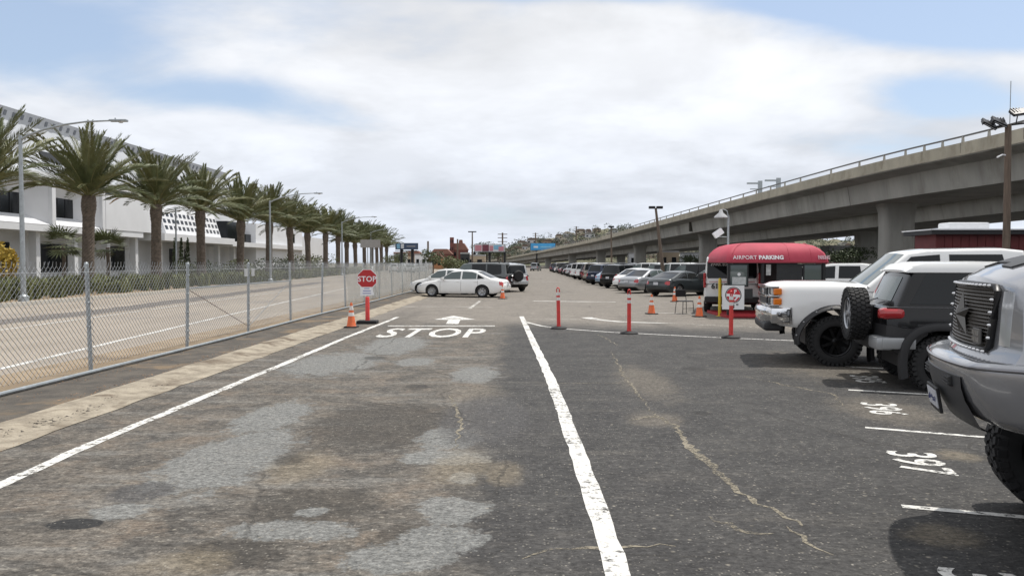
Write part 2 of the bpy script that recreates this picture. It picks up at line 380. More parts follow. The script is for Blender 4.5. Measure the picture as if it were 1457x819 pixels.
def lot_material():
    N = NT('worn_lot_asphalt', 0.82)
    sp = N.t.nodes.new('ShaderNodeSeparateXYZ'); N.L(N.co, sp.inputs[0]); X, Y = sp.outputs[0], sp.outputs[1]
    big = N.noise(0.35, 6, 0.6, 0.4); med = N.noise(1.6, 8, 0.68, 0.3); fine = N.noise(38, 4, 0.7); rag = N.noise(1.9, 7, 0.66, 0.6)
    rag2 = N.noise(3.2, 12, 0.78, 0.35, off=(3, 9, 0))
    gran = N.noise(9.0, 9, 0.8, 0.2, sc=(0.8, 1.3, 1))
    streak = N.noise(1.3, 6, 0.7, 0.2, sc=(0.35, 1.6, 1))
    # dark sealed asphalt (right of the white lane line)
    dark = N.mix(N.rng(med, 0.3, 0.7), (0.033, 0.032, 0.032), (0.055, 0.053, 0.051))
    dark = N.mix(N.math('MULTIPLY', N.rng(streak, 0.52, 0.72), 0.55), dark, (0.10, 0.092, 0.082))
    dark = N.mix(N.math('MULTIPLY', N.rng(gran, 0.54, 0.68), 0.5), dark, (0.125, 0.117, 0.105))
    # old brown-grey asphalt (left lane)
    old = N.mix(N.rng(rag, 0.36, 0.64), (0.060, 0.055, 0.049), (0.118, 0.103, 0.086))
    old = N.mix(N.math('MULTIPLY', N.rng(med, 0.50, 0.66), 0.8), old, (0.140, 0.113, 0.088))
    old = N.mix(N.math('MULTIPLY', N.rng(streak, 0.5, 0.66), 0.7), old, (0.155, 0.148, 0.136))
    old = N.mix(N.math('MULTIPLY', N.rng(gran, 0.52, 0.66), 0.6), old, (0.19, 0.175, 0.15))
    old = N.mix(N.math('MULTIPLY', N.rng(gran, 0.34, 0.46, 1.0, 0.0), 0.6), old, (0.035, 0.032, 0.029))
    old = N.mix(N.math('MULTIPLY', N.rng(rag2, 0.50, 0.72), 0.55), old, (0.135, 0.128, 0.115))
    xs = N.math('ADD', X, N.math('MULTIPLY', N.math('SUBTRACT', rag, 0.5), 1.6))
    col = N.mix(N.rng(xs, -0.75, -0.2), old, dark)
    # pale worn patches in the lane
    nsb = N.math('ADD', N.math('MULTIPLY', rag2, 0.7), N.math('MULTIPLY', gran, 0.3))
    def addb(boxes, colr, rg, soft, amt=1.0, ns=nsb):
        nonlocal col
        m = None
        for bx in boxes:
            c, r = pxbox(*bx); k = N.blob(c, r, ns, rg, soft)
            m = k if m is None else N.math('MAXIMUM', m, k)
        if amt < 1: m = N.math('MULTIPLY', m, amt)
        col = N.mix(m, col, colr)
    gp = N.mix(N.rng(fine, 0.3, 0.7), (0.13, 0.132, 0.128), (0.195, 0.198, 0.192))
    addb([(420, 570, 660, 650), (350, 690, 540, 750), (520, 740, 640, 800), (250, 760, 420, 815)], (0.045, 0.040, 0.034), 1.2, 0.22, 0.75)
    addb([(225, 605, 400, 715), (330, 568, 430, 625), (250, 640, 330, 700), (590, 705, 700, 748), (400, 500, 540, 537), (640, 520, 712, 546),
          (120, 715, 212, 742), (510, 478, 610, 507), (636, 670, 682, 688), (590, 605, 690, 642), (560, 509, 622, 521), (560, 640, 700, 662),
          (480, 770, 640, 819), (560, 745, 690, 800), (300, 740, 520, 770), (420, 720, 470, 735)], gp, 1.7, 0.10, 0.82)
    addb([(640, 545, 720, 580), (880, 520, 960, 570), (893, 586, 970, 608), (1090, 500, 1250, 545), (1200, 565, 1330, 606)], (0.145, 0.125, 0.10), 1.6, 0.45, 0.5)
    addb([(1330, 640, 1400, 656), (1290, 745, 1400, 780), (380, 640, 470, 690), (610, 640, 700, 690), (690, 655, 745, 690), (200, 780, 330, 819)], (0.20, 0.165, 0.115), 1.6, 0.4, 0.45)
    addb([(62, 736, 150, 754)], (0.022, 0.022, 0.022), 0.35, 0.06)
    addb([(150, 684, 250, 716), (620, 560, 760, 640)], (0.062, 0.06, 0.06), 0.5, 0.2, 0.8)
    # dry tan lot surface further on
    tan = N.mix(N.rng(med, 0.3, 0.7), (0.150, 0.134, 0.115), (0.205, 0.184, 0.160))
    tan = N.mix(N.math('MULTIPLY', N.rng(big, 0.5, 0.7), 0.6), tan, (0.145, 0.13, 0.115))
    tan = N.mix(N.rng(N.noise(0.25, 4, 0.6, sc=(2.2, 0.25, 1)), 0.56, 0.7, 0.0, 0.5), tan, (0.075, 0.068, 0.06))
    yy = N.math('ADD', N.math('ADD', Y, N.math('MULTIPLY', X, 0.30)), N.math('MULTIPLY', N.math('SUBTRACT', rag, 0.5), 3.0))
    # tan stops under the cars; unseen ground beyond darkened to dim the viaduct soffit
    far = N.math('MULTIPLY', N.rng(yy, 21.5, 25.5, 0.0, 0.97), N.rng(N.math('ADD', X, N.math('MULTIPLY', rag, 2.0)), 12.5, 14.5, 1.0, 0.0))
    col = N.mix(far, col, tan)
    # aggregate speckle
    v = N.t.nodes.new('ShaderNodeTexVoronoi'); v.inputs['Scale'].default_value = 42; v.inputs['Randomness'].default_value = 1.0; N.L(N.co, v.inputs['Vector'])
    ch = N.t.nodes.new('ShaderNodeSeparateXYZ'); N.L(v.outputs['Color'], ch.inputs[0])
    spk = N.math('MULTIPLY', N.rng(v.outputs['Distance'], 0.22, 0.42, 1.0, 0.0), N.rng(ch.outputs[0], 0.80, 0.86))
    spk = N.math('MULTIPLY', spk, N.rng(rag2, 0.36, 0.6, 0.25, 1.0))
    col = N.mix(N.math('MULTIPLY', spk, 0.62), col, (0.28, 0.26, 0.225))
    v3 = N.t.nodes.new('ShaderNodeTexVoronoi'); v3.inputs['Scale'].default_value = 14; N.L(N.co, v3.inputs['Vector'])
    ch3 = N.t.nodes.new('ShaderNodeSeparateXYZ'); N.L(v3.outputs['Color'], ch3.inputs[0])
    sp3 = N.math('MULTIPLY', N.rng(v3.outputs['Distance'], 0.08, 0.3, 1.0, 0.0), N.rng(ch3.outputs[1], 0.90, 0.95))
    col = N.mix(N.math('MULTIPLY', sp3, 0.6), col, (0.27, 0.245, 0.20))
    oil = None
    for (ox, oy, orr) in ((4.9, 8.6, .35), (5.6, 9.1, .22), (4.6, 6.6, .3), (-2.2, 7.2, .16), (-1.6, 11.5, .2), (2.2, 9.5, .12), (3.0, 13.5, .22), (-2.9, 15.0, .25)):
        k_o = N.blob((ox, oy), (orr, orr * 1.3), nsb, 1.2, .3); oil = k_o if oil is None else N.math('MAXIMUM', oil, k_o)
    col = N.mix(N.math('MULTIPLY', oil, 0.6), col, (0.018, 0.017, 0.016))
    dk = N.rng(fine, 0.30, 0.46, 0.55, 0.0)
    col = N.mix(dk, col, (0.02, 0.02, 0.02))
    mul = N.math('MULTIPLY', N.rng(N.noise(20, 7, 0.85, 0.1, sc=(0.85, 1.25, 1)), 0.32, 0.68, 0.42, 1.65), N.rng(gran, 0.3, 0.7, 0.76, 1.26))
    vm = N.t.nodes.new('ShaderNodeVectorMath'); vm.operation = 'SCALE'; N.L(col, vm.inputs[0]); N.L(mul, vm.inputs[3]); col = vm.outputs[0]
    # hairline cracks
    w = N.t.nodes.new('ShaderNodeMix'); w.data_type = 'VECTOR'; w.inputs[0].default_value = 0.22; N.L(N.co, w.inputs[4]); N.L(N.noise(1.2, 6, 0.7, color=True), w.inputs[5])
    v2 = N.t.nodes.new('ShaderNodeTexVoronoi'); v2.feature = 'DISTANCE_TO_EDGE'; v2.inputs['Scale'].default_value = 0.45; N.L(w.outputs[1], v2.inputs['Vector'])
    cr = N.math('MULTIPLY', N.rng(v2.outputs['Distance'], 0.002, 0.007, 1.0, 0.0), N.rng(N.noise(0.6, 4, 0.6, off=(5, 1, 0)), 0.46, 0.56))
    col = N.mix(N.math('MULTIPLY', cr, 0.5), col, (0.028, 0.026, 0.023))
    h = N.math('ADD', N.math('MULTIPLY', fine, 0.6), N.math('MULTIPLY', v.outputs['Distance'], 0.5))
    h = N.math('ADD', h, N.math('MULTIPLY', med, 1.2)); h = N.math('SUBTRACT', h, N.math('MULTIPLY', cr, 1.0))
    N.bump(h, 0.55, 0.012)
    return N.out(col)

def simple_ground(name, a, b, scale, c=None, rough=0.9, sc=None, bump=0.3):
    N = NT(name, rough); n = N.noise(scale, 8, 0.68, 0.3, sc=sc); col = N.mix(N.rng(n, 0.3, 0.7), a, b)
    if c: col = N.mix(N.rng(N.noise(scale * 0.4, 6, 0.6, 0.5, off=(4, 4, 0)), 0.52, 0.68), col, c)
    f = N.noise(45, 4, 0.7); col = N.mix(N.rng(f, 0.3, 0.5, 0.4, 0), col, tuple(q * 0.45 for q in a)); N.bump(f, bump, 0.015)
    return N.out(col)
M_LOT = lot_material()
M_ROAD = simple_ground('concrete_road_surface', (0.27, 0.232, 0.190), (0.35, 0.305, 0.255), 0.5, (0.25, 0.222, 0.195), sc=(1, 0.25, 1))
M_DIRT = simple_ground('dry_dirt', (0.23, 0.17, 0.11), (0.33, 0.26, 0.18), 1.5, (0.17, 0.13, 0.09))
M_STRIP = simple_ground('old_asphalt_strip', (0.06, 0.055, 0.05), (0.12, 0.105, 0.088), 2.2, (0.19, 0.14, 0.09))
M_GROUND = simple_ground('wide_ground', (0.13, 0.12, 0.095), (0.19, 0.17, 0.13), 0.05, (0.09, 0.095, 0.06))
M_SIDEWALK = simple_ground('sidewalk_concrete', (0.36, 0.34, 0.30), (0.45, 0.42, 0.37), 1.0)
M_PATCHROAD = simple_ground('dark_road_seam', (0.12, 0.108, 0.10), (0.17, 0.15, 0.135), 0.8)

def struct(name, vs, fs, m, z=None):
    return set_props(link(name, pydata(name, vs, fs, m)), kind='structure')
def sheet(name, x0, x1, y0, y1, z, m): return struct(name, [(x0, y0, z), (x1, y0, z), (x1, y1, z), (x0, y1, z)], [(0, 1, 2, 3)], m)
def rc(y): return -0.00048 * max(0.0, y - 34) ** 2 if y < 220 else -0.00048 * 186 ** 2 - 0.18 * (y - 220)
def strip(name, xa, xb, ys, z, m, za=None):
    vs = []; fs = []
    for i, y in enumerate(ys):
        vs += [(xa + rc(y), y, za if za is not None else z), (xb + rc(y), y, z)]
        if i: fs.append((2 * i - 2, 2 * i - 1, 2 * i + 1, 2 * i))
    return struct(name, vs, fs, m)
YS = [-30, 0, 20, 34, 45, 60, 75, 90, 110, 130, 150, 180, 220, 300, 420]

sheet('ground', -1800, 1800, -200, 3500, -0.08, M_GROUND)
sheet('parking_lot', -5.3, 130, -25, 520, 0.0, M_LOT)
strip('road', -22.0, -7.9, YS, -0.03, M_ROAD)
strip('road_shoulder', -8.6, -7.0, YS[:9], 0.0, M_DIRT)
strip('planting_bed', -34, -22.35, YS, 0.09, M_DIRT)
strip('lawn', -60, -34, YS, 0.06, M_GROUND)
# far kerb of the road
def kerb_strip(name, x, w, z0, z1, ys, m, curve=True):
    vs = []; fs = []
    for i, y in enumerate(ys):
        o = rc(y) if curve else 0
        vs += [(x + o + w, y, z0), (x + o + w - 0.03, y, z1), (x + o, y, z1), (x + o, y, z0)]
        if i:
            b = 4 * i
            for k in range(3): fs.append((b - 4 + k, b - 3 + k, b + 1 + k, b + k))
    return struct(name, vs, fs, m)
kerb_strip('kerb_far', -22.4, 0.38, -0.04, 0.13, YS, M_SIDEWALK)
# near kerb: old sloped concrete kerb and gutter between the lane and the fence
rnd = random.Random(3)
vs = []; fs = []; ys = [-6 + 0.35 * i for i in range(0, 245)]
prof = [(-5.14, 0.006), (-5.48, 0.014), (-5.60, 0.035), (-5.70, 0.052), (-5.90, 0.055), (-5.96, 0.036)]
for i, y in enumerate(ys):
    for (x, z) in prof:
        n = mnoise.noise(Vector((x * 3, y * 0.9, 0))) * 0.03 + mnoise.noise(Vector((x * 3, y * 3.1, 7))) * 0.03 + rnd.uniform(-.012, .012)
        vs.append((x + n, y, max(0.005, z + mnoise.noise(Vector((x * 9, y * 1.7, 5))) * 0.005)))
    if i:
        b = 6 * i
        for k in range(5): fs.append((b - 6 + k, b - 5 + k, b + 1 + k, b + k))
M_KERB = simple_ground('old_kerb_concrete', (0.21, 0.18, 0.14), (0.38, 0.335, 0.265), 3.4, (0.14, 0.11, 0.08))
k_ = struct('kerb_near', vs, fs, M_KERB)
vs = []; fs = []; xs_ = [-7.1, -6.75, -6.4, -6.1, -5.90]
for i, y in enumerate(ys):
    for x in xs_: vs.append((x, y, 0.045 + mnoise.noise(Vector((x * 2, y * 0.7, 2))) * 0.012))
    if i:
        b = 5 * i
        for k in range(4): fs.append((b - 5 + k, b - 4 + k, b + 1 + k, b + k))
struct('verge_strip', vs, fs, M_STRIP)
# reddish grit and clods gathered against the kerb
vs = []; fs = []
def clod(p, s):
    k = len(vs); vts = [Vector((rnd.uniform(-1, 1), rnd.uniform(-1, 1), 0)).normalized() * s * rnd.uniform(0.7, 1.2) for _ in range(4)]
    vts.sort(key=lambda q: math.atan2(q.y, q.x))
    for q in vts: vs.append(Vector(p) + q)
    vs.append(Vector(p) + Vector((rnd.uniform(-.3, .3) * s, rnd.uniform(-.3, .3) * s, s * rnd.uniform(0.25, 0.5))))
    for j in range(4): fs.append((k + j, k + (j + 1) % 4, k + 4))
for _ in range(2600):
    y = 4 + 40 * rnd.random() ** 1.6; x = rnd.gauss(-6.02, 0.10) if rnd.random() < 0.6 else rnd.gauss(-6.85, 0.18)
    clod((x, y, 0.046), rnd.uniform(0.006, 0.02))
for _ in range(700):
    y = 4 + 30 * rnd.random() ** 1.6; clod((rnd.gauss(-5.3, 0.12), y, 0.006), rnd.uniform(0.005, 0.016))
set_props(link('kerb_grit', pydata('kerb_grit', vs, fs, mat('reddish_grit', (0.25, 0.155, 0.09), 0.9, var=0.5, vscale=9))),
          'reddish brown grit and dry leaves along the kerb', 'grit', kind='stuff')
vs = []; fs = []
for _ in range(2200):
    p = (rnd.uniform(-5, 6), 3.6 + 9 * rnd.random() ** 1.3, 0.001); clod(p, rnd.uniform(0.002, 0.0065))
set_props(link('loose_gravel', pydata('loose_gravel', vs, fs, mat('pale_gravel', (0.24, 0.22, 0.19), 0.9, var=0.6, vscale=11))),
          'small pale stones loose on the near asphalt', 'gravel', kind='stuff')
vs = []; fs = []
for (px, py, s) in ((20, 612, .10), (60, 601, .09), (88, 594, .08), (115, 585, .08), (138, 577, .06), (225, 549, .07), (158, 566, .05)):
    g = G(px, py, 0.05)
    for q in range(9): clod((g.x + rnd.gauss(0, s), g.y + rnd.gauss(0, s), 0.05), s * rnd.uniform(.15, .42))
set_props(link('dirt_clods', pydata('dirt_clods', vs, fs, mat('dark_clod', (0.07, 0.06, 0.05), 0.95))), 'dark broken asphalt clods lying on the old kerb', 'rubble', kind='stuff')

# ------------------------------------------------------------------ painted markings
def line(name, label, pix, w, m=PAINT, z=0.004, seed=1, jit=0.0, wj=0.04, cat='line marking', taper=False, step=0.25, group=None):
    o = ribbon(name, [G(*p) for p in pix], w, z, m, jit=jit, seed=seed, wj=wj, taper=taper, step=step)
    return set_props(o, label, cat, group, kind='structure')
line('lane_line', 'white edge line of the lane beside the kerb', [(-120, 740), (0, 690), (140, 627), (290, 565), (400, 519), (500, 477), (566, 451)], 0.13, seed=2, jit=0.012, wj=0.14)
line('lane_line', 'thick white centre line running from the foreground to the arrow', [(886, 840), (864, 766), (838, 690), (808, 605), (786, 545), (769, 508), (752, 472), (742, 450)], 0.155, seed=3, jit=0.008, wj=0.08)
line('stop_line', 'thin white line painted behind the word STOP', [(552, 463.5), (704, 463.5)], 0.22, seed=4)
line('bay_line', 'white line curving right past the red posts', [(748, 458), (770, 463.5), (800, 467.5), (870, 472.5), (960, 477), (1040, 481), (1130, 484.5)], 0.11, seed=5, step=0.2)
line('bay_line', 'short white line across the drive aisle', [(758, 428.2), (876, 429.5)], 0.30, seed=6)
line('bay_line', 'faint white line crossing the lot beyond the red posts', [(752, 453.5), (840, 454.5), (1000, 462), (1090, 466)], 0.07, PAINT2, seed=7)
line('curved_marking', 'white wedge marking between the second and third red posts', [(834, 451.5), (850, 454.5), (880, 457.5), (920, 459), (960, 460)], [0.42, 0.10], seed=8, step=0.15)
line('bay_line', 'short white stroke right of the arrow', [(668, 439), (683, 428)], 0.14, PAINT2, seed=9)
line('bay_line', 'white line far down the aisle', [(752, 400.5), (798, 400.8)], 0.35, PAINT2, seed=10)
line('bay_line', 'faded line beside the white sedan', [(560, 436), (700, 436.5)], 0.16, PAINT2, seed=11)
line('bay_line', 'white stroke by the orange cones', [(925, 444.5), (985, 446.5), (1080, 450)], 0.10, seed=12)
line('stall_line', 'white stall line nearest the camera', [(1283, 720), (1457, 735.5), (1600, 748)], 0.085, seed=13)
line('stall_line', 'white stall line in front of the grey pickup', [(1231, 608), (1410, 622.5), (1600, 638)], 0.085, seed=14)
line('stall_line', 'white stall line behind the black off-roader', [(1207, 554.5), (1322, 561), (1457, 569)], 0.085, seed=15)
line('stall_line', 'white stall line under the white pickup', [(1200, 521), (1272, 525), (1380, 531)], 0.085, seed=16)
def stall_text(txt, px, py, h, label, seed):
    g = G(px, py); ang = R(-16)
    me = text_mesh('stall_number', txt, h, PAINT, 0.0005, 0.010, 1.04, sx=0.92)
    o = link('stall_number', me, None, (g.x, g.y, 0.0045), (0, 0, R(-90) + ang * 0 + R(-14)))
    # glyph tops point right, reading towards the camera
    return set_props(o, label, 'number', kind='structure')
stall_text('397', 1304, 657, 0.60, 'white stall number 397 painted on the asphalt', 1)
stall_text('396', 1254, 581, 0.60, 'white stall number 396 painted beyond number 397', 2)
stall_text('395', 1232, 539, 0.60, 'white stall number 395 in the shadow of the off-roader', 3)
stall_text('398', 1412, 850, 0.60, 'white stall number 398 in the shadow at the bottom corner', 4)
me = text_mesh('pavement_word', 'STOP', 1.0, PAINT, 0.0005, 0.016, 1.08)
a, b, t_, q_ = G(545, 473), G(690, 473), G(618, 467), G(618, 480)
bx = [v.co.x for v in me.vertices]; by = [v.co.y for v in me.vertices]
sx_, sy_ = (b.x - a.x) / (max(bx) - min(bx)), (t_.y - q_.y) / (max(by) - min(by))
cx_, cy_ = (max(bx) + min(bx)) / 2, (max(by) + min(by)) / 2
for v in me.vertices: v.co.x = (v.co.x - cx_) * sx_; v.co.y = (v.co.y - cy_) * sy_
set_props(link('pavement_word', me, None, ((a.x + b.x) / 2, (t_.y + q_.y) / 2, 0.0045)), 'white word STOP painted across the lane', 'word', kind='structure')
# arrow
A = [(645, 449), (677, 454.5), (655, 455), (652, 461), (634, 461), (638, 455), (618, 454.5)]
struct('pavement_arrow', [tuple(G(*p) + Vector((0, 0, 0.0045))) for p in A], [tuple(range(7))[::-1]], PAINT)
# road lines beyond the fence
def rl(name, label, pix, w, seed): set_props(ribbon(name, [G(*p, -0.02) for p in pix], w, -0.024, PAINT, seed=seed, jit=0.01, wj=0.1, step=0.5), label, 'line marking', kind='structure')
rl('road_line', 'white edge line along the near side of the road', [(-150, 558), (0, 524), (165, 485), (330, 446.5), (420, 426), (500, 408)], 0.16, 21)
rl('road_line', 'thin white lane line along the far side of the road', [(-150, 488), (0, 469), (164, 447), (330, 424), (470, 405)], 0.12, 22)
o = ribbon('road_seam', [G(*p, -0.02) for p in [(-150, 475), (0, 458), (164, 440), (330, 418), (460, 401)]], 1.5, -0.027, M_PATCHROAD, seed=23, step=0.6, wj=0.2); set_props(o, kind='structure')
# sandy cracks
def crack(pix, w, seed, lab):
    o = ribbon('crack', [G(*p) for p in pix], w, 0.0025, CRACKM, jit=0.035, seed=seed, wj=0.6, taper=True, step=0.09)
    set_props(o, lab, 'crack', kind='structure')
crack([(930, 588), (962, 606), (985, 640), (1015, 665), (1040, 690), (1078, 716), (1110, 730), (1142, 748)], 0.075, 1, 'sandy crack wandering towards the camera')
crack([(1005, 735), (1035, 745), (1060, 757), (1100, 758)], 0.05, 2, 'short sandy crack')
crack([(870, 500), (885, 530), (912, 565), (930, 588)], 0.03, 3, 'faint crack'); crack([(893, 597), (930, 592), (968, 600)], 0.05, 4, 'side crack')
crack([(745, 796), (790, 782), (860, 778), (960, 775)], 0.035, 5, 'crack across the centre line'); crack([(740, 544), (800, 545), (905, 545)], 0.02, 6, 'thin cross crack')
crack([(1060, 535), (1120, 548), (1185, 560), (1200, 577)], 0.04, 7, 'crack by the stall'); crack([(640, 560), (655, 600), (648, 640)], 0.04, 8, 'crack in the lane')
crack([(880, 492), (860, 480), (845, 474)], 0.03, 9, 'far crack'); crack([(1120, 748), (1150, 770), (1180, 790)], 0.03, 10, 'crack end')

# ------------------------------------------------------------------ chain-link fence
FX = -7.28
fence = thing('chain_link_fence', 'galvanised chain-link fence between the parking lane and the road', 'fence', (FX, 0, 0))
SP = 3.72; Y0 = 12.85 - 3 * SP; FH = 1.84
def mesh_panel():
    vs = []; fs = []; w = 0.053; rr = 0.0038; n = int(SP / w) + 1; hs = 0.053; m = int(1.70 / hs); rn = random.Random(5)
    for k in range(n):
        pts = []
        for j in range(m + 1):
            y = k * w + (w if (j + k) % 2 else 0); pts.append(Vector((rn.uniform(-.004, .004), y, 0.10 + j * hs)))
        pts.append(pts[-1] + Vector((0.012, rn.uniform(-.02, .02), 0.055 + rn.uniform(0, .02))))
        base = len(vs)
        for p in pts:
            for q in range(3): a = q * 2.0944; vs.append(p + Vector((rr * math.cos(a), 0, rr * math.sin(a))) + Vector((0, rr * .9 * math.sin(a), 0)))
        for j in range(len(pts) - 1):
            for q in range(3): b0 = base + 3 * j; fs.append((b0 + q, b0 + (q + 1) % 3, b0 + 3 + (q + 1) % 3, b0 + 3 + q))
    return pydata('wire_mesh', vs, fs, GALV)
WM = mesh_panel()
bm = bmesh.new(); bm_tube(bm, [(0, 0, 0), (0, 0, 1.80)], 0.034, 10); bm_lathe(bm, [(0.037, 1.79), (0.037, 1.81), (0.02, 1.84), (0.0, 1.85)], 10)
for z in (0.35, 0.75, 1.15, 1.55): bm_lathe(bm, [(0.036, z), (0.041, z + .005), (0.041, z + .025), (0.036, z + .03)], 10, cap=False)
POST = from_bm('post', bm, GALVP, 40)
NP = 16
for i in range(NP + 1):
    y = Y0 + SP * i; o = link('post', POST, fence, (0, y, 0.02), (random.uniform(-.02, .02), random.uniform(-.03, .03), 0))
    if i < NP: link('wire_mesh', WM, fence, (0.036, y, 0.03), (0, 0, 0), (1, 1, 1 + random.uniform(-.015, .015)))
obj('bottom_rail', tube([(0.26 + 0.05 * math.sin(i), -6 + 3 * i, 0.085) for i in range(0, 20)], 0.03, 8), GALVP, fence, 40)
obj('tension_wire', tube([(0.036, -6 + SP * i, 1.70) for i in range(18)], 0.004, 4), GALV, fence)
# braced corner bay
yb = Y0 + SP * 5
for s in (-1, 1):
    obj('brace_rail', tube([(0, yb, 1.30), (0, yb + s * SP, 1.30)], 0.02, 8), GALVP, fence, 40)
    obj('truss_rod', tube([(0.01, yb, 0.18), (0.01, yb + s * SP, 1.30)], 0.008, 6), mat('rusty_rod', (0.16, 0.09, 0.06), 0.8) if s < 0 else GALVP, fence)
for s in (-1, 1): obj('small_sign', box((0.05, yb + s * 0.26, 1.60), (0.004, 0.24, 0.20)), mat('dull_sign_back', (.38, .39, .40), .6, var=.15), fence)
# torn wind screen sheeting on the farther bays
SCREEN = mat('wind_screen_sheeting', (0.36, 0.37, 0.35), 0.7, var=0.25, vscale=2.2, alpha=0.42)
for i in range(8, NP):
    vs = []; fs = []; y = Y0 + SP * i; nn = 16
    for a in range(nn + 1):
        for c in range(7):
            vs.append((0.07 + 0.03 * math.sin(a * 1.3 + c * .5 + i), y + SP * a / nn, 0.12 + 1.62 * c / 6 - (0.05 * abs(math.sin(a * .6 + i)) if c == 6 else 0)))
    for a in range(nn):
        for c in range(6): q = a * 7 + c; fs.append((q, q + 7, q + 8, q + 1))
    link('wind_screen', pydata('wind_screen', vs, fs, SCREEN, 60), fence)
# crumpled white sheet hanging from the fence behind the stop sign
vs = []; fs = []
for a in range(15):
    for c in range(12):
        t = c / 11; wd_ = 0.25 + 0.55 * t
        vs.append((0.12 + 0.06 * math.sin(a * 1.9 + c * .4), (a / 14 - .5) * wd_ * 2 + 0.5 * t * t, 1.70 - 1.5 * t))
for a in range(14):
    for c in range(11): q = a * 12 + c; fs.append((q, q + 12, q + 13, q + 1))
o = link('plastic_sheet', pydata('plastic_sheet', vs, fs, mat('torn_white_sheeting', (0.62, 0.63, 0.62), 0.6, alpha=0.55, var=0.15), 60), None, (FX, Y0 + SP * 9.4, 0.0))
set_props(o, 'crumpled white plastic sheet hanging on the fence behind the stop sign', 'sheet')
# ------------------------------------------------------------------ vehicles
SIDE = [(0, .93), (.05, .965), (.13, .985), (.24, .998), (.36, 1.0), (.48, 1.0), (.58, .995), (.67, .985), (.76, .975), (.84, .96), (.91, .935), (.96, .905), (1.0, .86)]
WHEELS = {}
def wheel_mesh(Rr, wd, rimr, style):
    k = (Rr, wd, rimr, style)
    if k in WHEELS: return WHEELS[k]
    h = wd / 2; bm = bmesh.new()
    pr = [(rimr, -h * .82), (rimr + .015, -h * .95), ((rimr + Rr) / 2, -h * 1.04), (Rr - .035, -h * .95), (Rr - .01, -h * .8), (Rr, -h * .55), (Rr, h * .55), (Rr - .01, h * .8), (Rr - .035, h * .95), ((rimr + Rr) / 2, h * 1.04), (rimr + .015, h * .95), (rimr, h * .82)]
    bm_lathe(bm, pr, 40, 'Y', cap=False)
    if style in ('mud', 'spare', 'gloss'):
        nb = 34
        for i in range(nb):
            a = 2 * math.pi * i / nb
            for j, (yo, sk) in enumerate(((-h * .72, .3), (-h * .25, -.35), (h * .25, .35), (h * .72, -.3))):
                aa = a + (j % 2) * math.pi / nb
                rot = Euler((0, -aa, 0)).to_matrix().to_4x4() @ Matrix.Rotation(sk, 4, 'X')
                M = Matrix.Translation((math.cos(aa) * (Rr + .004), yo, math.sin(aa) * (Rr + .004))) @ rot @ Matrix.Diagonal((.026, h * .42, Rr * .125, 1))
                bmesh.ops.create_cube(bm, size=1, matrix=M)
            for yo in (-h * .97, h * .97):
                aa = a; M = Matrix.Translation((math.cos(aa) * (Rr - .03), yo, math.sin(aa) * (Rr - .03))) @ Euler((0, -aa, 0)).to_matrix().to_4x4() @ Matrix.Diagonal((.06, .03, Rr * .10, 1))
                bmesh.ops.create_cube(bm, size=1, matrix=M)
    tyre = from_bm('wheel', bm, TYRE, 35)
    bm = bmesh.new(); rm = ALLOY
    n = {'std': 7, 'five': 5, 'mud': 8, 'gloss': 8, 'spare': 6, 'steel': 9}[style]
    bm_lathe(bm, [(rimr * 1.02, h * .80), (rimr * .97, h * .92), (rimr * .90, h * .80), (rimr * .88, h * .2), (rimr * .5, h * .05), (0, h * .05)], 32, 'Y', cap=False)
    bm_lathe(bm, [(rimr * 1.02, -h * .8), (rimr * .9, -h * .7), (0, -h * .4)], 24, 'Y', cap=False)
    for i in range(n):
        a = 2 * math.pi * i / n
        M = Matrix.Rotation(-a, 4, 'Y') @ Matrix.Translation((rimr * .52, h * .62, 0)) @ Matrix.Diagonal((rimr * .86, h * .22, rimr * (.2 if n > 6 else .3), 1))
        bmesh.ops.create_cube(bm, size=1, matrix=M)
    bm_lathe(bm, [(rimr * .22, h * .5), (rimr * .22, h * .8), (rimr * .14, h * .86), (0, h * .87)], 14, 'Y', cap=False)
    if style in ('mud', 'gloss'): rm = mat('gloss_black_rim', (0.012, 0.012, 0.013), 0.25, 0.6)
    rim = from_bm('rim', bm, rm, 30)
    WHEELS[k] = (tyre, rim); return WHEELS[k]

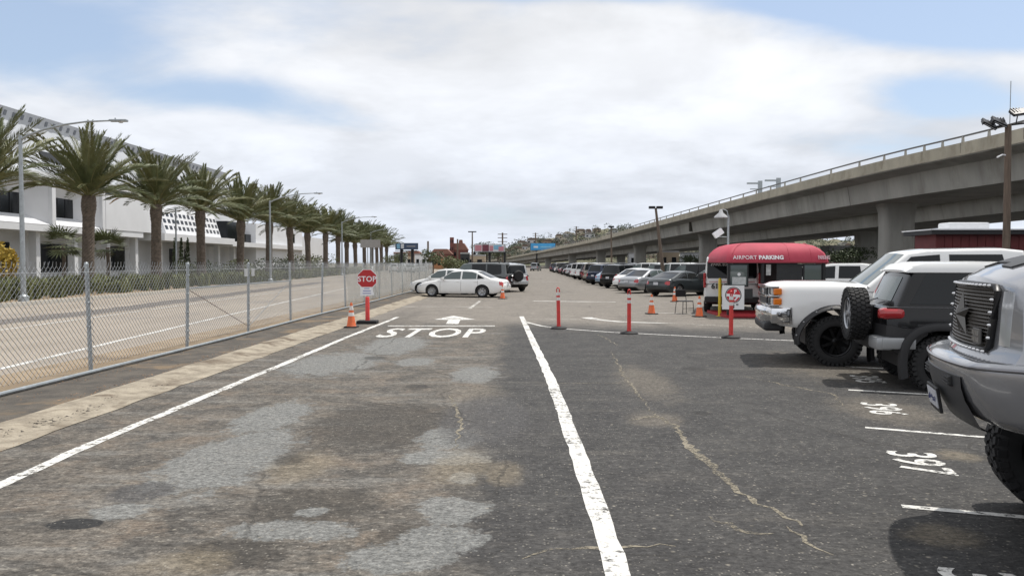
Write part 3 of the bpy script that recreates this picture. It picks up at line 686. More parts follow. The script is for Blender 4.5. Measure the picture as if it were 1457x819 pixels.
class Car:
    """a lofted body with conforming parts; x forward, z up, origin on the ground"""
    def __init__(s, spec):
        s.__dict__.update(spec); s.W2 = max(w for _, w in s.plan); s.xf = s.top[-1][0]; s.xr = s.top[0][0]
        s.kids = []
        s.nose = getattr(s, 'nose', None); s.tail = getattr(s, 'tail', None)
        s.bowf = getattr(s, 'bowf', .13); s.bowr = getattr(s, 'bowr', .08); s.side = getattr(s, 'side', SIDE)
        s.body()
    def smooth(s, pts, x, k=.05): return (interp(pts, x - k) + 2 * interp(pts, x) + interp(pts, x + k)) / 4
    def zt(s, x): return s.smooth(s.top, x)
    def zb(s, x): return s.smooth(s.bottom, x, .03)
    def wh(s, x): return s.smooth(s.plan, x)
    def arch(s, x):
        z = -1
        for wx in s.axles:
            d = abs(x - wx)
            if d < s.archr: z = max(z, s.wr + math.sqrt(s.archr ** 2 - d * d))
        return z
    def warp(s, p):
        x, y, z = p; t = (y / s.W2) ** 2
        bf = max(0, min(1, (x - (s.xf - .8)) / .8)) ** 1.5; br = max(0, min(1, ((s.xr + .8) - x) / .8)) ** 1.5
        nx = x - s.bowf * t * bf + s.bowr * t * br
        if s.nose: nx += interp(s.nose, z) * bf
        if s.tail: nx -= interp(s.tail, z) * br
        return Vector((nx, y, z))
    def side_y(s, x, z):
        a, b = s.zb(x), s.zt(x); return s.wh(x) * interp(s.side, max(0, min(1, (z - a) / max(.01, b - a))))
    def body(s):
        bm = bmesh.new(); xs = []
        x = s.xr
        n = max(40, int((s.xf - s.xr) / .07)); xs = [s.xr + (s.xf - s.xr) * i / n for i in range(n + 1)]
        for wx in s.axles:
            for k in (-1, 1): xs += [wx + k * s.archr * q for q in (1.0, .985, .95, .88, .78)]
        xs += [s.xr + q for q in (.02, .05, .1)] + [s.xf - q for q in (.02, .05, .1)]
        xs = sorted(set(round(q, 4) for q in xs if s.xr - 1e-6 <= q <= s.xf + 1e-6))
        cr = getattr(s, 'crown', .03)
        tops = [(.66, .5), (.42, .8), (.2, .96), (0, 1.0)]
        rings = []
        for x in xs:
            a, b, w, ar = s.zb(x), s.zt(x), s.wh(x), s.arch(x); half = []
            for (f, k) in s.side:
                z = a + (b - a) * f; half.append((w * k, max(z, min(ar, b - .02))))
            for (k, q) in tops: half.append((w * s.side[-1][1] * k / 1.0, b + cr * q))
            ring = [bm.verts.new(s.warp((x, y, z))) for y, z in half] + [bm.verts.new(s.warp((x, -y, z))) for y, z in half[:-1][::-1]]
            rings.append((x, half, ring))
        m = len(s.side)
        for i in range(len(rings) - 1):
            A, B = rings[i][2], rings[i + 1][2]; k = len(A)
            for j in range(k - 1):
                bm.faces.new((A[j], A[j + 1], B[j + 1], B[j]))
            f = bm.faces.new((A[k - 1], A[0], B[0], B[k - 1])); f.material_index = 1
        for ri, fl in ((0, 1), (-1, 0)):
            x, half, ring = rings[ri]; k = len(half); NC = 12; grid = []
            for j in range(k - 1):
                y, z = half[j]; L_, R_ = ring[j], ring[len(ring) - 1 - j]
                grid.append([L_] + [bm.verts.new(s.warp((x, y * (1 - 2 * q / NC), z))) for q in range(1, NC)] + [R_])
            for j in range(k - 2):
                for q in range(NC):
                    f = (grid[j][q], grid[j + 1][q], grid[j + 1][q + 1], grid[j][q + 1]); bm.faces.new(f if not fl else f[::-1])
            last = grid[-1]; tip = ring[k - 1]
            for q in range(NC): bm.faces.new((last[q], tip, last[q + 1]))
        bmesh.ops.remove_doubles(bm, verts=bm.verts, dist=.0004)
        bmesh.ops.recalc_face_normals(bm, faces=bm.faces); bm.normal_update()
        s.bm = bm.copy(); s.bm.normal_update()
        s.add('body', from_bm('body', bm, [None, BLACKPL], 32), 'paint')
    def add(s, name, me, m=None, parent=None):
        s.kids.append((name, me, m, parent)); return len(s.kids) - 1
    def patch(s, name, pred, m, off=.006, parent=0):
        fs = [f for f in s.bm.faces if f.material_index == 0 and pred(f.calc_center_median(), f.normal)]
        if not fs: return None
        bm = bmesh.new(); mp = {}; back = {}
        for f in fs:
            vv = []
            for v in f.verts:
                key = v.co.to_tuple(5)
                if key not in mp: mp[key] = bm.verts.new(v.co + v.normal * off); back[mp[key]] = v
                vv.append(mp[key])
            try: bm.faces.new(vv)
            except ValueError: pass
        # a thin rim so the part has depth
        be = [e for e in bm.edges if len(e.link_faces) == 1]
        r = bmesh.ops.extrude_edge_only(bm, edges=be); bm.normal_update()
        new = set(g for g in r['geom'] if isinstance(g, bmesh.types.BMVert))
        for v in new:
            src = [e.other_vert(v) for e in v.link_edges if e.other_vert(v) not in new]
            if src: q = back[src[0]]; v.co = q.co - q.normal * .004
        bmesh.ops.recalc_face_normals(bm, faces=bm.faces)
        return s.add(name, from_bm(name, bm, m, 40), m)
    def cabin(s):
        """greenhouse from the side profile s.gh (front base -> roof -> rear base)"""
        gh = s.gh; pts = []; seg = []
        for i, ((a, b), (c, d)) in enumerate(zip(gh, gh[1:])):
            n = max(2, int(math.hypot(c - a, d - b) / .11))
            for q in range(n): pts.append((a + (c - a) * q / n, b + (d - b) * q / n)); seg.append(i)
        pts.append(gh[-1]); seg.append(len(gh) - 2)
        bow = getattr(s, 'ghbow', .10); NT_ = 10; bm = bmesh.new(); rows = []
        zmax = max(z for _, z in gh)
        for (x, z) in pts:
            row = []
            for q in range(NT_ + 1):
                t = 1 - 2 * q / NT_; y = s.gy(x, z) * t
                fx = 1 if x > s.ghmid else -1
                sl = 1 - (z - min(gh[0][1], gh[-1][1])) / (zmax - min(gh[0][1], gh[-1][1])) * .5
                xx = x - fx * bow * t * t * sl if abs(x - s.ghmid) > .35 else x - fx * bow * t * t * sl * abs(x - s.ghmid) / .35
                row.append(bm.verts.new((xx, y, z + .035 * (1 - t * t) * (1 if z > zmax - .12 else .3))))
            rows.append(row)
        for i in range(len(rows) - 1):
            for q in range(NT_): bm.faces.new((rows[i][q], rows[i][q + 1], rows[i + 1][q + 1], rows[i + 1][q]))
        s.ghrows = [[v.co.copy() for v in r] for r in rows]; s.ghseg = seg
        Lf = [r[0] for r in rows]; Rf = [r[-1] for r in rows]
        zb_ = min(gh[0][1], gh[-1][1]) - .06
        bl = [bm.verts.new((gh[-1][0], s.gy(gh[-1][0], zb_), zb_)), bm.verts.new((gh[0][0], s.gy(gh[0][0], zb_), zb_))]
        br = [bm.verts.new((gh[-1][0], -s.gy(gh[-1][0], zb_), zb_)), bm.verts.new((gh[0][0], -s.gy(gh[0][0], zb_), zb_))]
        bm.faces.new(Lf + bl); bm.faces.new((Rf + br)[::-1])
        bmesh.ops.recalc_face_normals(bm, faces=bm.faces)
        es = [e for e in bm.edges if (e.verts[0] in Lf and e.verts[1] in Lf) or (e.verts[0] in Rf and e.verts[1] in Rf)]
        bmesh.ops.bevel(bm, geom=es, offset=getattr(s, 'ghbev', .045), segments=3, affect='EDGES', profile=.55)
        bmesh.ops.triangulate(bm, faces=[f for f in bm.faces if len(f.verts) > 4])
        return s.add('roof', from_bm('roof', bm, [None], 40), getattr(s, 'roofmat', 'paint'))
    def gy(s, x, z):
        return s.wh(max(s.xr + .35, min(s.xf - .35, x))) * getattr(s, 'ghw', .93) - (z - s.belt) * s.tumble
    def glass(s, name, i0, i1, inset=.08, lo=.06, hi=.94, m=None, off=.006):
        """windscreen or rear window over profile segments i0..i1"""
        rows = [r for r, g in zip(s.ghrows, s.ghseg) if i0 <= g <= i1]
        k = s.ghseg.index(i0) + len(rows)
        if k < len(s.ghrows): rows = rows + [s.ghrows[k]] if i1 < len(s.gh) - 2 else rows
        bm = bmesh.new(); N_ = len(rows); n = len(rows[0]); grid = []
        def at(fr, ft):
            a = fr * (N_ - 1); i = min(int(a), N_ - 2); f = a - i; b = ft * (n - 1); j = min(int(b), n - 2); g = b - j
            return rows[i][j].lerp(rows[i][j + 1], g).lerp(rows[i + 1][j].lerp(rows[i + 1][j + 1], g), f)
        for a in range(9):
            fr = lo + (hi - lo) * a / 8; row = []
            for b in range(11):
                ft = inset + (1 - 2 * inset) * b / 10
                # rounded corners
                p = at(fr, ft); d1 = (at(min(1, fr + .02), ft) - at(max(0, fr - .02), ft)); d2 = at(fr, min(1, ft + .02)) - at(fr, max(0, ft - .02))
                nn = d1.cross(d2).normalized()
                if nn.z < 0: nn = -nn
                row.append(bm.verts.new(p + nn * off))
            grid.append(row)
        for a in range(8):
            for b in range(10): bm.faces.new((grid[a][b], grid[a][b + 1], grid[a + 1][b + 1], grid[a + 1][b]))
        bmesh.ops.recalc_face_normals(bm, faces=bm.faces)
        return s.add(name, from_bm(name, bm, m or GLASS, 40), None)
    def window(s, poly, m=None, sides=(1, -1), name='window', off=.006):
        for sd_ in sides:
            bm = bmesh.new(); fr = [bm.verts.new((x, sd_ * (s.gy(x, z) + off), z)) for x, z in poly]
            bk = [bm.verts.new((x, sd_ * (s.gy(x, z) - .01), z)) for x, z in poly]
            bm.faces.new(fr); n = len(poly)
            for i in range(n): bm.faces.new((fr[i], fr[(i + 1) % n], bk[(i + 1) % n], bk[i]))
            bmesh.ops.recalc_face_normals(bm, faces=bm.faces)
            if sum(f.normal.y * f.calc_area() for f in bm.faces if len(f.verts) == n and abs(f.normal.y) > .5) * sd_ < 0: bmesh.ops.reverse_faces(bm, faces=bm.faces)
            s.add(name, from_bm(name, bm, m or GLASS), None)
    def seam(s, x, z0, z1, name='door_seam'):
        for sd_ in (1, -1):
            bm = bmesh.new(); rows = []
            for i in range(9):
                z = z0 + (z1 - z0) * i / 8; rows.append([bm.verts.new((x + q, sd_ * (s.side_y(x, z) + .0025), z)) for q in (-.006, .006)])
            for a, b in zip(rows, rows[1:]): bm.faces.new((a[0], a[1], b[1], b[0]))
            s.add(name, from_bm(name, bm, BLACKPL), None)
    def handle(s, x, z, m=None):
        for sd_ in (1, -1): s.add('door_handle', from_bm('door_handle', box((x, sd_ * (s.side_y(x, z) + .012), z), (.2, .03, .03), bev=.01), m or None), None if m else 'paint')
    def mirror(s, x, z, m=None, big=1.0):
        for sd_ in (1, -1):
            bm = bmesh.new(); bm_box(bm, (x, sd_ * (s.gy(x, z) + .13 * big), z), (.10 * big, .20 * big, .15 * big), bev=.03); bm_box(bm, (x + .01, sd_ * (s.gy(x, z) + .02), z - .04), (.05, .12, .04))
            s.add('mirror', from_bm('mirror', bm, m or None, 40), None if m else 'paint')
    def wheels(s, style='std', rimr=None, wd=.22, inset=.0, ub=(.9, .1, .9)):
        t, r = wheel_mesh(s.wr, wd, rimr or s.wr * .66, style); s.whl = []
        for wx in s.axles:
            for sd_ in (1, -1): s.whl.append((t, r, (wx, sd_ * (s.W2 - wd / 2 - .015 + inset), s.wr), sd_))
        bm = box((sum(s.axles) / len(s.axles), 0, s.wr + ub[1]), (abs(s.axles[0] - s.axles[-1]) + ub[0], (s.W2 - wd - .08) * 2, s.wr * ub[2])); s.add('underbody', from_bm('underbody', bm, BLACKPL), None)
    def plate(s, x, z, front=False, w=.31, h=.15, m=None):
        s.add('licence_plate', from_bm('licence_plate', box((x, 0, z), (.015, w, h), bev=.004), m or PLATE), None)
    def place(s, name, label, cat, loc, heading, paint, group=None, roofpaint=None):
        """heading: direction of travel in degrees, 0 = +X, anticlockwise"""
        root = thing(name, label, cat, (loc[0], loc[1], loc[2] if len(loc) > 2 else 0), R(heading), group)
        objs = []
        for (nm, me, m, par) in s.kids:
            if m == 'paint' and not me.materials: me.materials.append(None)
            o = link(nm, me, root); objs.append(o)
            if m == 'paint' and me.materials and me.materials[0] is None or m == 'paint':
                o.material_slots[0].link = 'OBJECT'; o.material_slots[0].material = paint if not (nm == 'roof' and roofpaint) else roofpaint
        for (t, r, p, sd_) in s.whl:
            o = link('wheel', t, root, p, (0, random.uniform(0, 6), 0 if sd_ > 0 else math.pi)); link('rim', r, o)
        return root

def std_lights(c, zl=(.62, .80), tail=(.66, .84), tail_y=.62, headm=CLEARL, tail_wrap=.22):
    c.patch('headlight', lambda p, n: p.x > c.xf - .34 and abs(p.y) > .55 * c.W2 and zl[0] < p.z < zl[1] and n.z < .75 and p.y > 0, headm)
    c.patch('headlight', lambda p, n: p.x > c.xf - .34 and abs(p.y) > .55 * c.W2 and zl[0] < p.z < zl[1] and n.z < .75 and p.y < 0, headm)
    for sg in (1, -1):
        c.patch('tail_light', lambda p, n: p.x < c.xr + tail_wrap and sg * p.y > tail_y * c.W2 and tail[0] < p.z < tail[1] and n.z < .8, REDL)
def mk_sedan(H=1.45, coupe=False, L=4.8, style='std'):
    h = L / 2
    c = Car(dict(top=[(-h, .80), (-h + .12, .93), (-h + .5, .99), (-1.1, 1.0), (0, .965), (1.0, .93), (1.3, .90), (h - .45, .79), (h - .12, .68), (h, .58)],
        bottom=[(-h, .40), (-h + .15, .27), (-h + .5, .21), (h - .5, .2), (h - .1, .22), (h, .32)],
        plan=[(-h, .66), (-h + .1, .77), (-h + .35, .85), (-1.2, .90), (1.1, .90), (h - .5, .86), (h - .18, .76), (h, .58)],
        axles=(1.42, -1.32), wr=.325, archr=.385, belt=.95, tumble=.40 if not coupe else .46,
        gh=[(1.2, .91), (.42, H - .07), (.1, H - .012), (-.45, H), (-.95, H - .06), (-1.85 if not coupe else -1.95, .99)], ghmid=-.3,
        nose=[(.2, -.06), (.42, .0), (.6, .0), (.75, -.05)], tail=[(.2, -.08), (.45, .02), (.62, .02), (.75, -.04), (.95, -.06)]))
    c.cabin(); c.glass('windscreen', 0, 0, .07, .05, .95, GLASS2); c.glass('rear_window', 4, 4, .09, .06, .88, GLASS)
    r = H - .075
    if not coupe:
        c.window([(.98, .965), (.38, r - .03), (-.13, r + .015), (-.13, .985)], GLASS2); c.window([(-.22, .985), (-.22, r + .015), (-.72, r - .01), (-.98, r - .09), (-.98, 1.0)], GLASS2)
        c.window([(-1.04, 1.0), (-1.04, r - .13), (-1.42, 1.03)], GLASS)
        for x in (.95, -.18, -1.08): c.seam(x, .33, .93)
        c.handle(.0, .84); c.handle(-.98, .85)
    else:
        c.window([(.98, .965), (.36, r - .04), (-.35, r + .005), (-.42, .985)], GLASS); c.window([(-.5, .985), (-.44, r), (-.85, r - .06), (-1.35, 1.03)], GLASS)
        for x in (.95, -.46): c.seam(x, .33, .93)
        c.handle(-.25, .84)
    c.mirror(.78, 1.0); std_lights(c); c.wheels(style)
    c.patch('bumper_trim', lambda p, n: p.x < c.xr + .16 and p.z < .36 and abs(p.y) < .75 and n.x < -.2, BLACKPL, .004)
    c.patch('grille', lambda p, n: p.x > c.xf - .2 and .45 < p.z < .62 and abs(p.y) < .4, BLACKPL, .006)
    c.plate(-h - .035, .72)
    return c
def mk_suv(H=1.72, L=4.6, boxy=False, W=.93, spare=False, van=False, rearslope=.25):
    h = L / 2; bt = 1.08 if not van else 1.05
    c = Car(dict(top=[(-h, .98), (-h + .06, bt), (-h + .4, bt + .02), (0, bt - .01), (h - 1.3, bt - .04), (h - .55, bt - .14), (h - .12, .90 if boxy else .82), (h, .74)],
        bottom=[(-h, .46), (-h + .15, .33), (-h + .5, .26), (h - .5, .26), (h - .1, .28), (h, .4)],
        plan=[(-h, .76), (-h + .1, .85), (-h + .4, .90), (-1, W), (1, W), (h - .45, .88), (h - .15, .79), (h, .64)],
        axles=(h - .9, -h + .95), wr=.365, archr=.435, belt=bt - .02, tumble=.20 if boxy or van else .30,
        gh=[(h - 1.3 if not van else h - .9, bt - .05), (h - 1.95 if not van else h - 1.75, H - .09), (h - 2.3, H - .02), (-h + .9, H), (-h + .35 if not boxy else -h + .2, H - .06), (-h + (.12 if not boxy else .06), bt + .0)], ghmid=-.1,
        nose=[(.3, -.06), (.5, 0), (.75, 0), (.9, -.06)], tail=[(.3, -.05), (.5, .03), (.65, .02), (.8, -.02), (1.1, -.03)], ghbev=.05))
    c.cabin(); c.glass('windscreen', 0, 0, .07, .05, .95, GLASS2); c.glass('rear_window', 4, 4, .10, .10, .86, GLASS)
    r = H - .10; x0 = c.gh[0][0]; x1 = c.gh[1][0]; xe = -h + .42; mid1 = x1 - .62; mid2 = mid1 - .98
    b = bt + .03
    c.window([(x0 - .3, b - .02), (x1 - .1, r), (mid1 + .04, r + .02), (mid1 + .04, b)], GLASS2); c.window([(mid1 - .05, b), (mid1 - .05, r + .02), (mid2 + .05, r + .02), (mid2 + .05, b)], GLASS)
    if mid2 - xe > .25: c.window([(mid2 - .05, b), (mid2 - .05, r + .02), (xe + .06, r - .01), (xe, b + .05)], GLASS)
    for x in (mid1 + .98, mid1, mid2): c.seam(x, .40, bt - .08)
    c.handle(mid1 + .12, .96); c.handle(mid2 + .12, .96); c.mirror(x0 - .35, bt + .1)
    for sg in (1, -1):
        c.patch('tail_light', lambda p, n: p.x < c.xr + .16 and sg * p.y > .70 * c.W2 and .72 < p.z < 1.02 and n.z < .8, REDL)
        c.patch('headlight', lambda p, n: p.x > c.xf - .34 and sg * p.y > .55 * c.W2 and .72 < p.z < .90 and n.z < .75, CLEARL)
    c.patch('bumper_trim', lambda p, n: p.x < c.xr + .2 and p.z < .50 and n.x < -.1, BLACKPL, .006)
    c.patch('rocker_trim', lambda p, n: abs(p.x) < h - 1.3 and p.z < .36 and abs(n.y) > .3, BLACKPL, .005)
    c.wheels('five', wd=.24); c.plate(-h - .035, .78)
    if boxy:
        for sg in (1, -1): c.add('roof_rail', from_bm('roof_rail', tube([(x1 - .2, sg * .55, H - .02), (x1 - .35, sg * .55, H + .06), (-h + .8, sg * .55, H + .06), (-h + .6, sg * .55, H)], .016, 6), BLACKM), None)
    if spare:
        bm = bmesh.new(); bm_lathe(bm, [(.0, .13), (.28, .12), (.36, .06), (.37, 0), (.36, -.06), (.3, -.12)], 28, 'X', (-h - .16, .05, 1.02)); c.add('spare_wheel', from_bm('spare_wheel', bm, TYRE, 40), None)
    return c
SEDAN = mk_sedan(); SEDAN2 = mk_sedan(1.48, L=4.6, style='five'); COUPE = mk_sedan(1.38, True, 4.65, 'five')
SUV = mk_suv(); BIGSUV = mk_suv(1.85, 4.95, True, .98); HATCH = mk_suv(1.55, 4.2, W=.88); MINIVAN = mk_suv(1.78, 5.1, W=.98, van=True); JEEP = mk_suv(1.80, 4.2, True, .92, True)
# --- white lifted pickup --------------------------------------------------
def mk_pickup(lift=0.22):
    Z = lift
    c = Car(dict(top=[(-3.0, 1.18 + Z), (-1.0, 1.20 + Z), (.3, 1.16 + Z), (1.2, 1.22 + Z), (1.7, 1.25 + Z), (2.55, 1.245 + Z), (2.86, 1.22 + Z), (2.95, 1.16 + Z)],
        bottom=[(-3.0, .52 + Z), (-2.7, .42 + Z), (1.0, .40 + Z), (2.6, .46 + Z), (2.95, .50 + Z)],
        plan=[(-3.0, .93), (-2.8, .98), (0, 1.0), (1.5, 1.0), (2.5, .98), (2.8, .93), (2.95, .86)],
        axles=(1.80, -1.85), wr=.445, archr=.56, belt=1.16 + Z, tumble=.27, crown=.05, bowf=.10,
        gh=[(1.35, 1.21 + Z), (.62, 1.80 + Z), (.30, 1.86 + Z), (-1.0, 1.88 + Z), (-1.35, 1.84 + Z), (-1.5, 1.18 + Z)], ghmid=-.1, ghw=.96,
        nose=[(.7, -.05), (.95, -.02), (1.35, 0), (1.5, -.05)]))
    c.cabin(); c.glass('windscreen', 0, 0, .06, .04, .96, GLASS2); c.glass('rear_window', 4, 4, .15, .1, .8, GLASS)
    b = 1.24 + Z; r = 1.78 + Z
    c.window([(1.02, b - .02), (.52, r - .04), (.05, r), (.05, b)], GLASS); c.window([(-.1, b), (-.1, r), (-.95, r), (-1.05, b)], GLASS)
    for x in (1.12, -.03, -1.15): c.seam(x, .58 + Z, 1.13 + Z)
    c.handle(.15, 1.02 + Z); c.handle(-.92, 1.02 + Z); c.mirror(.85, 1.32 + Z, BLACKPL, 1.3)
    # chrome bumper, stacked amber headlights, chrome-edged grille
    bm = bmesh.new(); poly = []
    for i in range(13):
        y = -1.0 + 2.0 * i / 12; poly.append((3.06 - .16 * abs(y) ** 2.4 - (.16 if i in (0, 12) else 0), y))
    secs = [(.52 + Z, -.05), (.60 + Z, .0), (.74 + Z, .015), (.80 + Z, -.01), (.82 + Z, -.05)]
    g = [[bm.verts.new((x + o, y, z)) for x, y in poly] for z, o in secs]
    g.append([bm.verts.new((x - .2, y * .98, .82 + Z)) for x, y in poly]); g.insert(0, [bm.verts.new((x - .2, y * .98, .52 + Z)) for x, y in poly])
    for a, b2 in zip(g, g[1:]):
        for i in range(12): bm.faces.new((a[i], a[i + 1], b2[i + 1], b2[i]))
    for e in (0, -1):
        try: bm.faces.new([q[e] for q in g])
        except ValueError: pass
    # wrap ends backwards
    for sg in (1, -1): bm_box(bm, (2.74, sg * .985, .67 + Z), (.34, .05, .28), bev=.02)
    bmesh.ops.recalc_face_normals(bm, faces=bm.faces); c.add('bumper', from_bm('bumper', bm, CHROME, 50), None)
    bm = box((2.84, 0, .46 + Z), (.34, 1.7, .16), bev=.05); c.add('air_dam', from_bm('air_dam', bm, BLACKPL), None)
    c.add('grille', from_bm('grille', box((2.915, 0, 1.02 + Z), (.06, 1.16, .36), bev=.02), BLACKPL), None)
    for z in (.86, 1.02, 1.19): c.add('grille_bar', from_bm('grille_bar', box((2.945, 0, z + Z), (.045, 1.22, .05), bev=.012), CHROME), None)
    for sg in (1, -1):
        for z in (.93, 1.11):
            c.add('headlight', from_bm('headlight', box((2.865 - .03, sg * .765, z + Z), (.14, .33, .14), bev=.03), CLEARL), None)
            c.add('turn_signal', from_bm('turn_signal', box((2.79, sg * .915, z + Z), (.15, .10, .125), bev=.025), AMBER), None)
        for z in (.85, 1.02, 1.19): c.add('headlight_trim', from_bm('headlight_trim', box((2.85, sg * .80, z + Z), (.17, .34, .03), bev=.008), CHROME), None)
    # pocket fender flares with bolts
    for wx in c.axles:
        for sg in (1, -1):
            bm = bmesh.new(); rows = []
            for i in range(25):
                a = R(-8 + 196 * i / 24); row = []
                for (rr, yo) in ((.54, -.02), (.55, .085), (.57, .10), (.61, .07), (.635, .0)):
                    hx = 1.0 + .14 * (abs(math.cos(a)) ** 2); row.append(bm.verts.new((wx + rr * math.cos(a) * hx * .98, sg * (1.0 + yo), c.wr + .02 + rr * math.sin(a) * (1 if math.sin(a) > 0 else 1))))
                rows.append(row)
            for p, q in zip(rows, rows[1:]):
                for j in range(4): bm.faces.new((p[j], p[j + 1], q[j + 1], q[j]))
            bmesh.ops.recalc_face_normals(bm, faces=bm.faces); fi = c.add('fender_flare', from_bm('fender_flare', bm, BLACKPL, 40), None)
            for i in range(2, 23, 3):
                bm = bmesh.new(); a = R(-8 + 196 * i / 24); bm_box(bm, (wx + .60 * math.cos(a) * (1 + .14 * math.cos(a) ** 2), sg * 1.076, c.wr + .02 + .60 * math.sin(a)), (.03, .03, .03), bev=.008)
                c.add('flare_bolt', from_bm('flare_bolt', bm, ALLOY), None)
    c.wheels('mud', .27, .31, .07); return c
PICKUP = mk_pickup()
# --- black off-roader with a white roof -------------------------------------
def mk_offroad():
    Z = .06
    c = Car(dict(top=[(-2.1, 1.14 + Z), (-2.05, 1.18 + Z), (0, 1.18 + Z), (.9, 1.15 + Z), (1.7, 1.08 + Z), (2.05, 1.0 + Z), (2.15, .9 + Z)],
        bottom=[(-2.1, .60 + Z), (-1.9, .46 + Z), (-1.5, .42 + Z), (1.5, .42 + Z), (2.15, .5 + Z)],
        plan=[(-2.1, .84), (-2.02, .90), (-1.8, .94), (1.3, .94), (2.0, .86), (2.15, .78)],
        axles=(1.38, -1.31), wr=.42, archr=.50, belt=1.15 + Z, tumble=.26, bowr=.07,
        gh=[(.95, 1.15 + Z), (.42, 1.72 + Z), (.1, 1.78 + Z), (-1.5, 1.79 + Z), (-1.72, 1.74 + Z), (-2.02, 1.16 + Z)], ghmid=-.6, ghw=.955, ghbev=.05,
        tail=[(.5, -.05), (.8, .0), (1.2, .0)], side=[(0, .95), (.05, .975), (.13, .99), (.3, 1.0), (.42, 1.0), (.5, 1.0), (.6, 1.0), (.7, .995), (.8, .985), (.88, .975), (.93, .96), (.97, .94), (1.0, .91)]))
    # lower cabin black, roof panel white
    c.roofmat = 'paint'; c.cabin(); k = c.kids[-1]; c.kids[-1] = ('cabin', k[1], 'paint', None)
    c.glass('windscreen', 0, 0, .06, .05, .95, GLASS2); c.glass('rear_window', 4, 4, .16, .20, .82, GLASS2)
    b = 1.24 + Z; r = 1.68 + Z
    c.window([(.72, b), (.34, r - .02), (-.18, r), (-.18, b)], GLASS); c.window([(-.32, b), (-.32, r), (-.95, r), (-.95, b)], GLASS)
    c.window([(-.98, b), (-.98, r), (-1.50, r), (-1.74, b)], GLASS)
    # white roof cap
    bm = bmesh.new(); pr = [(.52, 1.715), (.42, 1.775), (.1, 1.835), (-.7, 1.85), (-1.5, 1.845), (-1.68, 1.81), (-1.76, 1.72)]; rows = []
    for x, z in pr:
        w = c.gy(x, 1.70 + Z) + .012; rows.append([bm.verts.new((x, y, zz)) for y, zz in [(w + .004, min(z, 1.70) + Z), (w - .005, min(z, 1.765) + Z), (w - .05, z - .012 + Z), (w * .6, z + .012 + Z), (0, z + .018 + Z), (-w * .6, z + .012 + Z), (-w + .05, z - .012 + Z), (-w + .005, min(z, 1.765) + Z), (-w - .004, min(z, 1.70) + Z)]])
    for p, q in zip(rows, rows[1:]):
        for j in range(8): bm.faces.new((p[j], p[j + 1], q[j + 1], q[j]))
    bm.faces.new(rows[0]); bm.faces.new(rows[-1][::-1]); bmesh.ops.recalc_face_normals(bm, faces=bm.faces)
    c.add('roof_panel', from_bm('roof_panel', bm, mat('white_roof_paint', (0.78, 0.78, 0.77), 0.3, coat=.6), 40), None)
    c.seam(-.25, .6, 1.12 + Z); c.seam(.75, .6, 1.1 + Z); c.mirror(.6, 1.30 + Z, BLACKPL, 1.2)
    trim = mat('grey_shoulder_line', (.10, .10, .105), .35, .3)
    for sg in (1, -1): c.add('shoulder_strip', from_bm('shoulder_strip', box((-.8, sg * (.868), 1.192 + Z), (2.5, .05, .018), bev=.006), trim), None)
    # lamps, bumper, cladding
    silver = mat('silver_bumper_plastic', (.36, .37, .38), .38, .55)
    for sg in (1, -1):
        bm = bmesh.new(); bm_box(bm, (-1.985, sg * .835, 1.10 + Z), (.36, .19, .165), bev=.075); fi = c.add('tail_light', from_bm('tail_light', bm, REDL, 60), None)
        bm = lathe([(.065, 0), (.06, .03), (0, .035)], 16, 'X'); bmesh.ops.translate(bm, vec=(-2.15, sg * .82, 1.10 + Z), verts=bm.verts); c.add('tail_lens', from_bm('tail_lens', bm, mat('bright_red_lens', (.6, .03, .02), .1, coat=1)), None)
        bm = bmesh.new(); bm_box(bm, (-2.09, sg * .70, .66 + Z), (.24, .50, .19), bev=.05); bm_box(bm, (-1.90, sg * .93, .67 + Z), (.46, .07, .17), bev=.03); c.add('bumper_corner', from_bm('bumper_corner', bm, silver, 50), None)
        for wx in c.axles:
            bm = bmesh.new(); rows = []
            for i in range(23):
                a = R(-22 + 224 * i / 22); row = []
                for (rr, yo) in ((.49, -.03), (.50, .075), (.53, .085), (.60, .06), (.615, -.01)):
                    ca, sa = math.cos(a), math.sin(a); q = 1 / max(abs(ca) ** 2.6 + abs(sa) ** 2.6, .01) ** (1 / 2.6); row.append(bm.verts.new((wx + rr * ca * q * .98, sg * (.94 + yo), c.wr + .02 + rr * sa * q * .98)))
                rows.append(row)
            for p, q in zip(rows, rows[1:]):
                for j in range(4): bm.faces.new((p[j], p[j + 1], q[j + 1], q[j]))
            bmesh.ops.recalc_face_normals(bm, faces=bm.faces); c.add('fender_flare', from_bm('fender_flare', bm, BLACKPL, 45), None)
        c.add('side_step', from_bm('side_step', tube([(.75, sg * .92, .40), (.6, sg * 1.0, .38), (-.55, sg * 1.0, .38), (-.7, sg * .92, .40)], .035, 8), BLACKM, 50), None)
    c.add('bumper', from_bm('bumper', box((-2.10, 0, .64 + Z), (.2, 1.0, .2), bev=.04), BLACKPL), None)
    c.patch('bumper_cladding', lambda p, n: p.x < -1.55 and p.z < .92 + Z and (abs(n.y) > .3 or n.x < -.3), mat('satin_black_cladding', (.022, .022, .024), .42), .012)
    c.add('licence_plate', from_bm('licence_plate', box((-2.14, .55, .86 + Z), (.02, .30, .15), bev=.004), PLATE), None)
    c.add('spare_bracket', from_bm('spare_bracket', box((-2.14, 0, 1.0 + Z), (.22, .5, .4), bev=.03), BLACKM), None)
    t, rm = wheel_mesh(.40, .26, .25, 'spare')
    c.add('wiper', from_bm('wiper', tube([(-2.07, .3, 1.22 + Z), (-2.02, -.2, 1.30 + Z)], .01, 5), BLACKM), None)
    c.add('spare_wheel', t.copy(), None); c.kids[-1][1].transform(Matrix.Translation((-2.31, -.05, 1.05 + Z)) @ Matrix.Rotation(R(90), 4, 'Z'))
